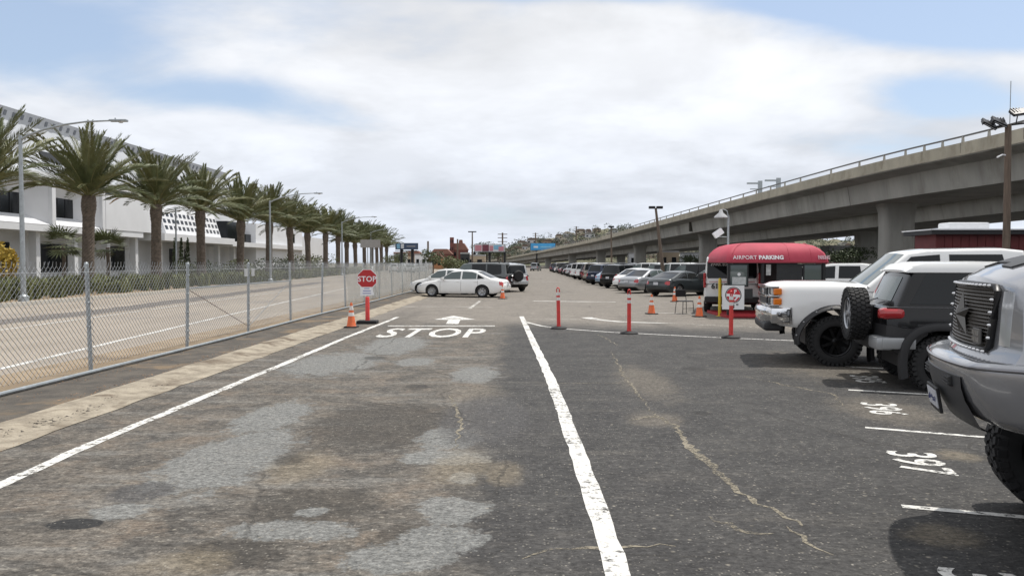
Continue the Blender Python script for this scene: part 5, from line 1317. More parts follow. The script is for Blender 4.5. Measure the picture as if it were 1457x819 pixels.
def pane(x0, x1, z0, z1, y=.13):
    o = obj('window_frame', box(((x0 + x1) / 2, y, (z0 + z1) / 2), (x1 - x0, .05, z1 - z0)), BLACKM, ks); obj('pane', box(((x0 + x1) / 2, y - .028, (z0 + z1) / 2), (x1 - x0 - .1, .006, z1 - z0 - .1)), GLASS2, o); return o
wf = pane(.12, .78, 1.05, 1.83); obj('posted_paper', box((.46, .09, 1.25), (.46, .004, .26)), mat('posted_paper', (.45, .47, .47), .6, var=.25, vscale=9), wf)
obj('speaker_disc', lathe([(.055, 0), (.055, .012), (0, .014)], 16, 'Y', (.46, .088, 1.47)), WHITEPL, wf)
pane(2.60, 3.25, 1.15, 1.83); obj('notice', box((1.45, .12, 1.62), (.16, .01, .36)), mat('pale_notice', (.42, .43, .43), .6, var=.3, vscale=12), ks)
# hanging sign board
sb = thing('sign_board', 'white board with round red emblem hung on the kiosk front', 'sign', (KX - .13, KY - .06, 0))
obj('board', box((.36, 0, .70), (.73, .02, .80)), WHITEPL, sb)
redS = mat('emblem_red', (.50, .02, .035), .5); bk = mat('emblem_black', (.02, .02, .02), .5)
obj('emblem_ring', lathe([(.27, 0), (.27, .004), (.245, .004), (.245, 0)], 36, 'Y', (.36, -.017, .78), cap=False), bk, sb)
obj('emblem_disc', lathe([(.232, 0), (.232, .004), (0, .004)], 36, 'Y', (.36, -.018, .78), cap=False), redS, sb)
obj('emblem_band', prism([(.12, .74), (.58, .70), (.59, .79), (.13, .83)], -.024, -.019), WHITEPL, sb)
link('emblem_letter', text_mesh('emblem_letter', 'P', .17, WHITEPL, .001, .006), sb, (.42, -.024, .89), (R(90), 0, 0))
obj('emblem_mark', prism([(.42, .58), (.52, .70), (.47, .71), (.38, .62)], -.024, -.021), WHITEPL, sb)
link('price_lettering', text_mesh('price_lettering', '3', .2, bk, .001, .008), sb, (.36, -.014, .40), (R(90), 0, 0)); link('price_mark', text_mesh('price_mark', '00', .08, bk, .001, .003), sb, (.49, -.014, .46), (R(90), 0, 0))
# lamp and camera on a pole behind the kiosk
g = P(1036, 345, 31.5); lp = thing('lamp_post', 'slim grey pole with bell lamp and white floodlight behind the kiosk', 'lamp post', (g.x, 31.5, 0))
obj('pole', tube([(0, 0, 0), (0, 0, 3.75)], .045, 8), GALVP, lp); obj('arm', tube([(0, 0, 3.7), (-.05, 0, 3.95), (-.2, 0, 4.02), (-.32, 0, 3.98)], .02, 6), GALVP, lp)
obj('lamp_shade', lathe([(.03, .34), (.06, .3), (.09, .2), (.25, .06), (.27, 0), (.25, .01)], 24, c=(-.30, 0, 3.68), cap=False), mat('lamp_shade_grey', (.45, .46, .47), .4), lp, 50)
bm = bmesh.new(); bm_box(bm, (-.42, -.05, 3.05), (.40, .22, .24), rot=Euler((0, R(-35), 0)), bev=.02); obj('floodlight', bm, WHITEPL, lp); obj('bracket', tube([(0, 0, 2.9), (-.4, 0, 2.92)], .015, 6), GALVP, lp)

# ------------------------------------------------------------------ lot light poles, timber pole, shack
def lot_pole(px, ytop, d, lean, label, heads, r=.09):
    t = P(px, ytop, d); b = thing('light_pole', label, 'light pole', (t.x + lean, d, 0))
    obj('pole', tube([(0, 0, 0), (-lean * .5, 0, t.z * .5), (-lean, 0, t.z)], [r * 1.3, r, r * .7], 8), WOODPOLE, b)
    for k, (ox, w) in enumerate(heads):
        bm = bmesh.new(); bm_box(bm, (-lean + ox, 0, t.z + .05), (w, .35, .2), bev=.03); obj('light_head', bm, BLACKM, b)
lot_pole(933, 296, 62, .75, 'brown pole leaning left with twin lamp heads above the cars', [(-.3, .5), (.3, .5)], .13)
lot_pole(869.5, 323, 100, .1, 'dark light pole farther along the parked row', [(0, .7)], .11)
lot_pole(672, 330, 150, 0, 'dark light pole with cluster head above the billboard', [(-.5, .6), (.5, .6), (0, .8)], .16)
tp = thing('timber_pole', 'tall timber pole with floodlights at the right edge', 'pole', (P(1430, 400, 27).x, 27, 0)); zt_ = P(1430, 178, 27).z
obj('pole', tube([(0, 0, 0), (.02, 0, zt_ * .5), (.0, 0, zt_)], [.13, .115, .10], 12), WOODPOLE, tp, 40)
obj('antenna', tube([(.05, 0, zt_), (.06, 0, zt_ + 1.5)], .014, 5), GALVP, tp); obj('crossarm', tube([(-.45, 0, zt_ - .06), (.55, 0, zt_ + .06)], .035, 6), BLACKM, tp)
for (ox, oz, ry, w) in ((-.70, .02, 28, .52), (-.36, .10, 24, .52), (.32, .42, -8, .56)):
    bm = bmesh.new(); bm_box(bm, (ox, -.08, zt_ + oz), (w, .34, .10), rot=Euler((R(38), R(ry), 0)), bev=.02)
    for q in range(5): bm_box(bm, (ox - w * .36 + w * .18 * q, -.02, zt_ + oz + .07), (.018, .30, .08), rot=Euler((R(38), R(ry), 0)))
    hd = obj('floodlight', bm, BLACKM, tp); obj('flood_lens', box((ox, -.12, zt_ + oz - .045), (w * .85, .26, .02), rot=Euler((R(38), R(ry), 0))), CLEARL, hd); obj('bracket', tube([(ox, 0, zt_ + oz - .05), (ox * .8, 0, zt_)], .02, 5), BLACKM, tp)
obj('small_lamp', tube([(0, 0, zt_ - 1.05), (-.2, -.05, zt_ - 1.02), (-.42, -.1, zt_ - 1.12)], .03, 6), WHITEPL, tp)
# dark red shack
sh = thing('site_office', 'dark red site office with flat black-edged roof', 'building', (P(1331, 370, 33).x, 33, 0)); SW, SD_, SH_ = 9, 1.75, 3.05
DR = mat('dark_red_boards', (.12, .02, .022), .6, var=.2, vscale=2); 
obj('wall', box((SW / 2, SD_ / 2, SH_ / 2), (SW, SD_, SH_)), DR, sh); bm = bmesh.new(); bm_box(bm, (SW / 2, SD_ / 2, SH_ + .09), (SW + .7, SD_ + .7, .18)); obj('roof', bm, mat('roof_black', (.025, .025, .028), .6), sh)
obj('roof_edge', box((SW / 2, SD_ / 2, SH_ + .20), (SW + .8, SD_ + .8, .05)), WHITEPL, sh)
bm = bmesh.new(); bm_box(bm, (1.6, .8, SH_ + .36), (1.75, .9, .34), bev=.08); obj('roof_unit', bm, WHITEPL, sh)
for k in range(26):
    x = .17 + .347 * k; obj('board', box((x, -.012, 1.5), (.32, .03, 2.96)), DR, sh)
wf = obj('window_frame', box((3.0, -.05, 1.85), (2.3, .08, 1.0)), WHITEPL, sh)
for k in (-1, 1): obj('pane', box((3.0 + k * .56, -.094, 1.85), (1.02, .01, .86)), GLASS, wf)
wf = obj('window_frame', box((-.03, .9, 1.8), (.06, 1.2, 1.0)), mat('purple_grey_frame', (.12, .08, .10), .5), sh); obj('pane', box((-.065, .9, 1.8), (.01, 1.0, .8)), GLASS, wf)
# ------------------------------------------------------------------ viaduct
VC = mat('viaduct_concrete', (.385, .376, .345), .88, var=.20, vscale=.55, stretch=(1, 1, .18), bump=.12, bscale=8, dirt=(.17, .155, .125), dscale=.5)
VP = mat('viaduct_parapet', (.40, .365, .29), .88, var=.2, vscale=.8, dirt=(.20, .165, .11), dscale=.9, stretch=(1, 1, .5))
def crom(pts, n=8):
    out_ = []
    for i in range(len(pts) - 1):
        p0, p1, p2, p3 = [Vector(pts[max(0, min(len(pts) - 1, i + k))]) for k in (-1, 0, 1, 2)]
        for q in range(n):
            t = q / n; out_.append(.5 * ((2 * p1) + (p2 - p0) * t + (2 * p0 - 5 * p1 + 4 * p2 - p3) * t * t + (3 * p1 - p0 - 3 * p2 + p3) * t ** 3))
    out_.append(Vector(pts[-1])); return out_
def path_from(pix):
    return [P(px, py, d) for px, py, d in pix]
edge = [Vector((30.5, -30, 10.0)), Vector((28.8, 10, 9.75))] + path_from([(1457, 170, 41), (1180, 240, 61), (930, 312, 120), (850, 335.5, 175), (800, 347.5, 235), (745, 360, 345), (715, 366, 450), (680, 370.5, 560)]) + [Vector((-110, 760, 2.2))]
edge = crom(edge, 8)
def side_n(i, E):
    t = (E[min(i + 1, len(E) - 1)] - E[max(i - 1, 0)]); t.z = 0; t.normalize(); return Vector((t.y, -t.x, 0))   # to the right
def sweep(name, E, sec, m, parent, smooth=None):
    vs = []; fs = []; k = len(sec)
    for i, p in enumerate(E):
        n = side_n(i, E)
        for (a, z) in sec: vs.append(p + n * a + Vector((0, 0, z)))
        if i:
            b = k * i
            for j in range(k): fs.append((b - k + j, b - k + (j + 1) % k, b + (j + 1) % k, b + j))
    return link(name, pydata(name, vs, fs, m, smooth), parent)
def viaduct(E, label, width, pier_s, pw=2.3, rail=True, ptop=0.0):
    v = thing('viaduct', label, 'viaduct')
    wi = width
    # parapet top is z=0 of the section, deck soffit below
    sweep('deck', E, [(0.02, -1.02), (.02, -1.22), (1.5, -1.42), (1.75, -2.85), (wi - 1.75, -2.85), (wi - 1.5, -1.42), (wi - .02, -1.22), (wi - .02, -1.02)], VC, v)
    for s0 in (0, wi - .28): sweep('parapet', E, [(s0, -.42), (s0, -1.16), (s0 + .28, -1.0), (s0 + .28, -.42)], VP, v)
    sweep('deck_ledge', E, [(-.05, -1.03), (-.05, -1.17), (.02, -1.17), (.02, -1.03)], VP, v)
    jm = from_bm('joint', box((0, 0, 0), (.02, .03, 1.0)), mat('joint_dark', (.07, .065, .055), .9)); jl = from_bm('joint', box((0, 0, 0), (.02, .03, 1.45), rot=Euler((0, R(-9.9), 0))), MATS['joint_dark'])
    for i in range(2, len(E) - 1):
        if 10 < E[i].y < 230:
            nn_ = side_n(i, E); ra = math.atan2(nn_.y, nn_.x)
            if i % 2 == 0: link('joint', jm, v, E[i] - nn_ * .002 + Vector((0, 0, -.78)), (0, 0, ra), (.6, .6, .7))
            if i % 8 == 0: link('joint', jl, v, E[i] + nn_ * 1.62 + Vector((0, 0, -2.13)), (0, 0, ra))
    if rail:
        sweep('rail', E, [(.10, .0), (.10, -.09), (.19, -.09), (.19, .0)], mat('rail_steel', (.16, .155, .15), .6, .5), v)
        pm = from_bm('rail_post', prism([(-.10, -.44), (.10, -.44), (.04, -.05), (-.04, -.05)], -.05, .05), VC); acc = 0
        for i in range(1, len(E)):
            L_ = (E[i] - E[i - 1]).length; acc += L_
            sp = 3.0
            if E[i].y > 260 or E[i].y < 5: acc = 0; continue
            n_ = int(L_ / sp) or 1
            for q in range(n_): link('rail_post', pm, v, E[i - 1].lerp(E[i], q / n_) + Vector((.14, 0, 0)), (0, 0, R(90)))
        # expansion joints
    for s in pier_s:
        i = min(range(len(E)), key=lambda k: abs(E[k].y - s)); p = E[i] + side_n(i, E) * wi / 2
        if i + 1 < len(E): p = p + (E[i + 1] - E[i]) * max(0, min(1, (s - E[i].y) / max(.01, E[i + 1].y - E[i].y))) if E[i].y <= s else p
        h = p.z - 2.8; bm = bmesh.new()
        secs = [(0, 1.0), (h * .75, 1.0), (h * .9, 1.06), (h, 1.25)]; rings = []
        for z, k in secs: rings.append([bm.verts.new((x * k, y, z)) for x, y in rrect(pw, 1.5, .35)])
        for a, b in zip(rings, rings[1:]):
            for j in range(len(a)): bm.faces.new((a[j], a[(j + 1) % len(a)], b[(j + 1) % len(a)], b[j]))
        bmesh.ops.recalc_face_normals(bm, faces=bm.faces); obj('pier', bm, VC, v, 40, (p.x, p.y if abs(p.y - s) > 25 else s, 0))
    return v
v1 = viaduct(edge, 'near concrete viaduct sweeping over the lot with steel rail on top', 9.6, (14, 60, 108, 152, 198, 244, 300))
E2 = [p + side_n(i, edge) * 15.2 + Vector((0, 0, -.25)) for i, p in enumerate(edge)]
v2 = viaduct(E2, 'second concrete viaduct behind the near one', 12.0, (50, 97, 146, 195, 250), 2.6, False)
# stained joint on the girder face
i_ = min(range(len(edge)), key=lambda k: abs(edge[k].y - 104)); 
obj('joint_stain', box(tuple(edge[i_] + side_n(i_, edge) * 1.52 + Vector((0, 0, -2.0))), (.5, .35, 1.3)), mat('joint_dark', (.07, .065, .055), .9), v1)
for px, py, d in ((1078, 262, 95), (1104, 258, 92)):
    t = P(px, py, d); lt = thing('sign_gantry', 'small steel bracket above the viaduct rail, %s of two' % ('left' if px < 1090 else 'right'), 'gantry', (t.x, t.y, t.z - 1.6))
    obj('post', box((.3, 0, .9), (.5, .2, 2.2)), GALVP, lt); obj('bracket', box((-.5, 0, 1.7), (1.6, .15, .2)), GALVP, lt); obj('lower_bracket', box((-.3, 0, 1.0), (1.2, .12, .12)), GALVP, lt)

# ------------------------------------------------------------------ palms
FROND = mat('palm_frond', (.105, .122, .052), .55, var=.35, vscale=1.2); FROND2 = mat('palm_frond_olive', (.140, .145, .062), .55, var=.35, vscale=1.2)
DRYF = mat('dry_frond', (.30, .19, .07), .8, var=.3); STALK = mat('palm_stalk', (.20, .19, .085), .6)
TRUNK = mat('palm_trunk', (.125, .10, .08), .9, var=.45, vscale=5, bump=.8, bscale=9)
def frond_mesh(L, droop, seed, m):
    rn = random.Random(seed); vs = []; fs = []; mi = []; N_ = 16; pts = []
    x = z = 0; a = 0
    for i in range(N_ + 1):
        pts.append(Vector((x, 0, z))); t = i / N_; a = -droop * t ** 1.5; x += L / N_ * math.cos(a); z += L / N_ * math.sin(a)
    for i in range(N_):   # stalk as a thin three-sided bar
        w = .045 * (1 - i / N_) + .008; k = len(vs)
        for p, ww in ((pts[i], w), (pts[i + 1], .045 * (1 - (i + 1) / N_) + .008)): vs += [p + Vector((0, ww, 0)), p + Vector((0, -ww, 0)), p + Vector((0, 0, -ww))]
        for q in range(3): fs.append((k + q, k + (q + 1) % 3, k + 3 + (q + 1) % 3, k + 3 + q)); mi.append(1)
    nl = 56
    for i in range(nl):
        t = .13 + .87 * i / nl; s_ = t * N_; j = min(int(s_), N_ - 1); p = pts[j].lerp(pts[j + 1], s_ - j); tg = (pts[j + 1] - pts[j]).normalized()
        ll = (.30 + .42 * math.sin(math.pi * min(1, t * .95 + .08)) ** .8) * L / 4.2 * rn.uniform(.85, 1.1)
        for sg in (1, -1):
            d = (tg * (.75 + .25 * t) + Vector((0, sg * (.85 - .35 * t), .30 + rn.uniform(-.12, .2)))).normalized(); up = Vector((0, 0, 1)).cross(d).normalized() * .030 + Vector((0, 0, .012))
            e = p + d * ll + Vector((0, 0, -.10 * ll)); m_ = p + d * ll * .5; k = len(vs)
            vs += [p - up * .5, m_ - up, e, m_ + up]; fs.append((k, k + 1, k + 2, k + 3)); mi.append(0)
    me = pydata('frond', vs, fs, [m, STALK]); me.polygons.foreach_set('material_index', mi); return me
FR = [frond_mesh(4.6, d, s, m) for d, s, m in ((.36, 1, FROND), (.6, 2, FROND2), (.85, 3, FROND), (.5, 4, FROND2), (1.0, 5, FROND))]
FRD = frond_mesh(3.2, 1.2, 9, DRYF)
def palm_trunk(h, r, seed):
    rn = random.Random(seed); bm = bmesh.new(); n = 18; rings = []; steps = int(h / .11)
    for i in range(steps + 1):
        z = h * i / steps; t = i / steps
        rr = r * (1.18 - .22 * min(1, t * 3)) if t < .33 else r * .96
        if t > .78: rr = r * (.96 + .24 * math.sin(math.pi * min(1, (t - .78) / .25)) ** 1.2)
        rings.append([bm.verts.new((rr * (1 + .09 * ((i + k) % 2) + rn.uniform(-.04, .04)) * math.cos(2 * math.pi * k / n), rr * (1 + .09 * ((i + k) % 2)) * math.sin(2 * math.pi * k / n), z)) for k in range(n)])
    for a, b in zip(rings, rings[1:]):
        for k in range(n): bm.faces.new((a[k], a[(k + 1) % n], b[(k + 1) % n], b[k]))
    bm.faces.new(rings[-1]); return from_bm('trunk', bm, TRUNK)
def palm(x, y, h, seed, label, nf=58, sc=1.0, joined=False, name='palm_tree', group='tall palms along the street'):
    rn = random.Random(seed); t = thing(name, label, 'palm tree', (x, y, 0.05), rn.uniform(0, 6), group); t.rotation_euler = (rn.uniform(-.03, .03), rn.uniform(-.03, .03), rn.uniform(0, 6))
    link('trunk', palm_trunk(h, .34 * sc, seed), t)
    mats_ = []
    for i in range(nf):
        f = i / nf; az = i * 2.399963 + rn.uniform(-.25, .25)
        el = R(82 - 66 * f ** 1.05 + rn.uniform(-9, 9)); k = rn.choice((0, 1, 3) if f < .55 else (1, 2, 4)); s_ = sc * rn.uniform(.82, 1.08) * (.86 if f < .2 else 1)
        M = Matrix.Translation((.10 * math.cos(az), .10 * math.sin(az), h - .1 + .25 * (1 - f))) @ Matrix.Rotation(az, 4, 'Z') @ Matrix.Rotation(-el, 4, 'Y') @ Matrix.Rotation(rn.uniform(-.5, .5), 4, 'X') @ Matrix.Diagonal((s_, s_, s_, 1))
        mats_.append((FR[k], M))
    if rn.random() < .6:
        az = rn.uniform(0, 6); mats_.append((FRD, Matrix.Translation((0, 0, h + .2)) @ Matrix.Rotation(az, 4, 'Z') @ Matrix.Rotation(R(-20), 4, 'Y')))
    if not joined:
        for me, M in mats_:
            o = link('frond', me, t); o.matrix_local = M
    else:
        vs = []; fs = []; mi = []
        for me, M in mats_:
            k = len(vs); vs += [M @ v.co for v in me.vertices]; fs += [tuple(q + k for q in p.vertices) for p in me.polygons]; mi += [p.material_index for p in me.polygons]
        me = pydata('crown', vs, fs, [FROND, STALK]); me.polygons.foreach_set('material_index', mi); o = link('crown', me, t); o['kind'] = 'stuff'
    return t
PX0 = -27.3
ords = ['leftmost', 'second', 'third', 'fourth', 'fifth', 'sixth', 'seventh', 'eighth', 'ninth', 'tenth']
names_ = ['palm cut by the left edge of the frame, fronds only', 'large palm behind the first street lamp', 'palm left of the slotted white wall panel', 'palm in front of the white building corner', 'palm right of the tall dark window', 'palm where the long white building ends',
          'palm beside the second street lamp']
for i in range(17):
    y = 48 + 9.0 * (i - 1) + random.uniform(-.3, .3); lb = names_[i] if i < len(names_) else '%s palm from the left in the street row' % ORD[i]
    palm(PX0 + .5 * rc(y) + random.uniform(-.25, .25), y, 5.75 + random.uniform(-.5, .5), 100 + i, lb, joined=(i > 8))
# small fan palms in front of the building
def fan_palm(px, py, d, s, label):
    rn = random.Random(int(px)); p = P(px, py, d); t = thing('fan_palm', label, 'palm tree', (p.x, p.y, 0), 0, 'small fan palms')
    obj('trunk', tube([(0, 0, 0), (.05, 0, p.z * .6), (0, 0, p.z)], [.16, .13, .14], 10), TRUNK, t); vs = []; fs = []
    for i in range(30):
        az = i * 2.4; el = R(rn.uniform(-35, 70)); d_ = Vector((math.cos(az) * math.cos(el), math.sin(az) * math.cos(el), math.sin(el))); c = Vector((0, 0, p.z)) + d_ * .7 * s; sd_ = d_.cross(Vector((0, 0, 1))).normalized(); up = sd_.cross(d_)
        for q in range(11):
            a = R(-95 + 19 * q); dd = (d_ * math.cos(a) + sd_ * math.sin(a)); e = c + dd * .85 * s * (1 - .1 * abs(q - 5) / 5) - Vector((0, 0, .12 * s)); w = up * .02 + sd_.cross(dd).cross(dd) * .05; k = len(vs)
            pp_ = dd.cross(up).normalized() * .05 * s; vs += [c, c.lerp(e, .5) + pp_, e, c.lerp(e, .5) - pp_]; fs.append((k, k + 1, k + 2, k + 3))
    o = link('crown', pydata('crown', vs, fs, FROND), t); o['kind'] = 'stuff'
fan_palm(90, 347, 58, 1.25, 'small fan palm left of the first large palm trunk'); fan_palm(153, 352, 60, 1.25, 'small fan palm right of the first large palm trunk')

# ------------------------------------------------------------------ street lamps
def mk_lamp():
    t = thing('street_lamp', '', 'street lamp')
    obj('base', lathe([(.22, 0), (.22, .25), (.13, .32), (.12, .34)], 12), GALVP, t, 40)
    obj('pole', tube([(0, 0, .3), (0, 0, 7.45)], [.115, .075], 12), GALVP, t, 40)
    obj('arm', tube([(0, 0, 7.25), (.35, 0, 7.46), (1.1, 0, 7.72), (2.0, 0, 7.93), (3.0, 0, 8.06), (4.1, 0, 8.10)], [.06, .055, .05, .045, .04, .035], 8), GALVP, t, 40)
    bm = bmesh.new(); bm_box(bm, (4.45, 0, 8.10), (.78, .27, .10), bev=.04); hd = obj('lamp_head', bm, GALVP, t, 50); obj('lens', lathe([(.12, 0), (.08, -.05), (0, -.06)], 14, c=(4.55, 0, 8.05)), CLEARL, hd); obj('photocell', lathe([(.03, 0), (.03, .07), (0, .08)], 8, c=(4.3, 0, 8.15)), GALVP, hd)
    return t
L0 = mk_lamp(); lab = ['street lamp nearest the camera, arching over the road at left', 'second street lamp along the road', 'third street lamp along the road', 'fourth street lamp along the road, beyond the palms', 'farthest street lamp along the road']
for i, y in enumerate((34.5, 70.5, 106.5, 142.5, 178)):
    o = L0 if i == 0 else copy_tree(L0); o.location = (-22.55 + rc(y), y, .1); set_props(o, lab[i], 'street lamp', 'street lamps along the road')
# slim post and poles by the building
for i, (px, d) in enumerate(((251, 62), (0, 0))):
    if d: p = P(px, 378, d); t = thing('slim_pole', 'slim grey pole between the third and fourth palms', 'pole', (p.x, d, 0)); obj('pole', tube([(0, 0, 0), (0, 0, 6.2)], .07, 8), GALVP, t); obj('cap', lathe([(.08, 6.2), (.05, 6.28), (0, 6.3)], 8), GALVP, t)
# road sign seen from behind on two posts
p = P(527, 346.5, 60); t = thing('road_sign', 'blank grey back of a road sign on two posts', 'sign', (p.x, 60, 0))
bm = bmesh.new(); bm_box(bm, (0, 0, p.z), (1.55, .03, .62)); obj('panel', bm, mat('sign_back_grey', (.27, .26, .25), .6, var=.1), t)
for s in (-.22, .22): obj('post', tube([(s, .03, 0), (s, .03, p.z + .25)], .035, 6), GALVP, t)

# ------------------------------------------------------------------ planting along the street
rn = random.Random(21)
GR = mat('ornamental_grass', (.15, .165, .065), .8, var=.45, vscale=.6); vs = []; fs = []
for _ in range(1500):
    y = 22 + 130 * rn.random() ** 1.35; x = rn.uniform(-31, -23.4) + rc(y); h = rn.uniform(.5, 1.15)
    if rn.random() < .12: continue
    for q in range(24):
        a = rn.uniform(0, 6.28); s = rn.uniform(.12, .5) * h; w = .025 * (1 + y / 60); b0 = Vector((x + rn.uniform(-.15, .15), y + rn.uniform(-.15, .15), .08)); k = len(vs)
        mid = b0 + Vector((math.cos(a) * s * .4, math.sin(a) * s * .4, h * .7)); e = b0 + Vector((math.cos(a) * s, math.sin(a) * s, h * rn.uniform(.75, 1.05))); sd_ = Vector((-math.sin(a), math.cos(a), 0)) * w
        vs += [b0 - sd_, b0 + sd_, mid + sd_, mid - sd_, e]; fs += [(k, k + 1, k + 2, k + 3), (k + 3, k + 2, k + 4)]
set_props(link('ornamental_grass', pydata('ornamental_grass', vs, fs, GR)), 'tufts of olive ornamental grass in the bed below the palms', 'grass', kind='stuff')
LEAF = mat('shrub_leaf', (.055, .075, .030), .6, var=.5, vscale=2); LEAF2 = mat('light_shrub_leaf', (.11, .125, .05), .6, var=.4, vscale=2); YFLW = mat('yellow_flower_leaf', (.42, .30, .05), .7, var=.3)
def shrub(x, y, w, h, m, label, seed, name='shrub', n=None, g='shrubs along the street', z0=.05):
    r_ = random.Random(seed); t = thing(name, label, 'shrub', (x, y, z0), 0, g); vs = []; fs = []
    for q in range(9):
        c = (r_.uniform(-.5, .5) * w, r_.uniform(-.5, .5) * w, h * r_.uniform(.3, .75)); leaf_cloud(vs, fs, c, (w * .35, w * .35, h * .3), (n or 900) // 9, .05 + .03 * h, r_)
    o = link('foliage', pydata('foliage', vs, fs, m), t); o['kind'] = 'stuff'
    obj('stem', tube([(0, 0, 0), (.04, .02, h * .5)], .03 * h, 6), TRUNK, t); return t
shr = [(4, 335, 50, 1.0, 3.4, YFLW, 'yellow-leaved shrub at the left edge below the palms'), (300, 372, 70, 3.0, 2.2, LEAF, 'dark shrub left of the fourth palm trunk'), (330, 370, 78, 2.8, 2.4, LEAF2, 'pale shrub right of the fourth palm trunk'), (268, 371, 66, 2.0, 2.0, LEAF2, 'pale shrub below the slim cypresses'),
       (375, 372, 88, 3.2, 2.4, LEAF, 'dark shrub between the fifth and sixth palms'), (405, 372, 95, 3.0, 2.5, LEAF, 'dark shrub beside the second street lamp'), (425, 372, 105, 3.6, 3.0, LEAF2, 'light green shrub beyond the second street lamp'), (455, 373, 115, 4, 3.2, LEAF2, 'light shrub deep in the palm row')]
for i, (px, py, d, w, h, m, lb) in enumerate(shr): p = P(px, py, d); shrub(p.x, d, w, h, m, lb, 40 + i)
for i, (px, d) in enumerate(((249, 71), (258, 71), (267, 71.5))):
    p = P(px, 360, d); t = thing('cypress', ['left', 'middle', 'right'][i] + ' of three slim dark cypresses by the white wall', 'tree', (p.x, d, 0), 0, 'slim cypresses'); vs = []; fs = []
    for q in range(10): leaf_cloud(vs, fs, (0, 0, .6 + .36 * q), (.34 * (1.1 - q / 11), .34 * (1.1 - q / 11), .35), 70, .09, rn)
    o = link('crown', pydata('crown', vs, fs, LEAF), t); o['kind'] = 'stuff'; obj('trunk', tube([(0, 0, 0), (0, 0, 1.5)], .06, 6), TRUNK, t)

# ------------------------------------------------------------------ white office building
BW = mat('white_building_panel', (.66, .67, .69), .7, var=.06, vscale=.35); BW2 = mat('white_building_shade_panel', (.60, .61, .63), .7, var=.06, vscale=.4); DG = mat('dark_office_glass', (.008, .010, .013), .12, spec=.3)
DKR = mat('dark_recess', (.05, .052, .055), .8)
ob = thing('office_building', 'long white angular office building behind the palms', 'building', (-43.5, 0, 0))
FX0 = 0.0
def bbox(name, x0, x1, y0, y1, z0, z1, m=BW, par=ob): return obj(name, box(((x0 + x1) / 2, (y0 + y1) / 2, (z0 + z1) / 2), (x1 - x0, y1 - y0, z1 - z0)), m, par)
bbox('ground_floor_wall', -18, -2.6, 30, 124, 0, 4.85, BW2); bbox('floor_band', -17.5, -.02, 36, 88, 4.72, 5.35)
# second storey: wall with flared window bays
def bay(y0, y1, z0, z1, wy0, wy1, wz0, wz1, dep=1.7):
    bm = bmesh.new(); o_ = [(0, y0, z0), (0, y1, z0), (0, y1, z1), (0, y0, z1)]; i_ = [(-dep, wy0, wz0), (-dep, wy1, wz0), (-dep, wy1, wz1), (-dep, wy0, wz1)]
    O = [bm.verts.new(v) for v in o_]; I = [bm.verts.new(v) for v in i_]
    for k in range(4): bm.faces.new((O[k], O[(k + 1) % 4], I[(k + 1) % 4], I[k]))
    bmesh.ops.recalc_face_normals(bm, faces=bm.faces); b = obj('window_bay', bm, BW, ob)
    # back wall round the opening with depth
    obj('window', box((-dep - .12, (wy0 + wy1) / 2, (wz0 + wz1) / 2), (.2, wy1 - wy0, wz1 - wz0)), DG, b)
    for yy in ((wy0 * 2 + wy1) / 3, (wy0 + wy1 * 2) / 3): obj('mullion', box((-dep + .0, yy, (wz0 + wz1) / 2), (.06, .06, wz1 - wz0)), BLACKM, b)
for (y0, y1) in ((44, 53), (53, 62), (62, 71), (71, 79.5)): bay(y0, y1, 5.35, 9.6, y0 + 2.2, y1 - 1.8 if y1 - y0 > 8.6 else y1 - 2.4, 6.25, 8.15)
bbox('storey_core', -17.4, -1.95, 36, 124, 5.36, 9.58); 
for y in (44, 53, 62, 71, 79.5): bbox('fin', -1.9, .12, y - .28, y + .28, 5.1, 9.9)
bbox('cornice', -17, .25, 36, 90, 9.6, 10.05)
bbox('wall_panel', -1.9, .05, 80, 92, 5.36, 9.0)
# slotted sloping panel
def slotted(y0, y1, z0, z1, lean, rows_, cols, par=ob):
    bm = bmesh.new(); vs_ = [bm.verts.new(v) for v in ((.3, y0, z0), (.3, y1, z0), (.3 - lean, y1, z1), (.3 - lean, y0, z1), (-2, y0, z0), (-2, y1, z0), (-2, y1, z1), (-2, y0, z1))]
    for f in ((0, 1, 2, 3), (4, 7, 6, 5), (0, 3, 7, 4), (1, 5, 6, 2), (3, 2, 6, 7), (0, 4, 5, 1)): bm.faces.new([vs_[k] for k in f])
    bmesh.ops.recalc_face_normals(bm, faces=bm.faces); p = obj('slotted_panel', bm, BW, par)
    for r_ in range(rows_):
        for c_ in range(cols):
            t = (r_ + .5) / rows_; yy = y0 + (y1 - y0) * (c_ + .5) / cols; z = z0 + (z1 - z0) * (.12 + .76 * t); x = .3 - lean * (.12 + .76 * t)
            obj('slot', box((x + .012, yy, z), (.05, (y1 - y0) / cols * .55, (z1 - z0) / rows_ * .45), rot=Euler((0, -math.atan2(lean, z1 - z0), 0))), DG, p)
slotted(93, 110, 5.4, 8.6, 1.0, 3, 14); bbox('entry_canopy', -2, 1.5, 90, 112, 4.5, 5.35); bbox('tall_window', -1.9, .06, 113, 117, 5.5, 8.0, DG); bbox('dark_recess', -1.9, -.4, 118, 124, 4.4, 6.4, DG)
bbox('lower_wing', -16, .4, 124, 150, 0, 8.2); slotted(127, 139, 5.2, 7.6, .8, 2, 10); bbox('wing_band', -16, 1.2, 112, 152, 4.3, 5.0)
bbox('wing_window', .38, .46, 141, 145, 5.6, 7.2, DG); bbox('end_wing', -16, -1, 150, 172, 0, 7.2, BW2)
for y in (46, 55, 64, 73, 84, 100): bbox('ground_window', -2.62, -2.5, y, y + 4.6, .9, 3.7, DG)
for y in range(40, 124, 6): bbox('column', -1.5, -.8, y - .3, y + .3, 0, 4.72)
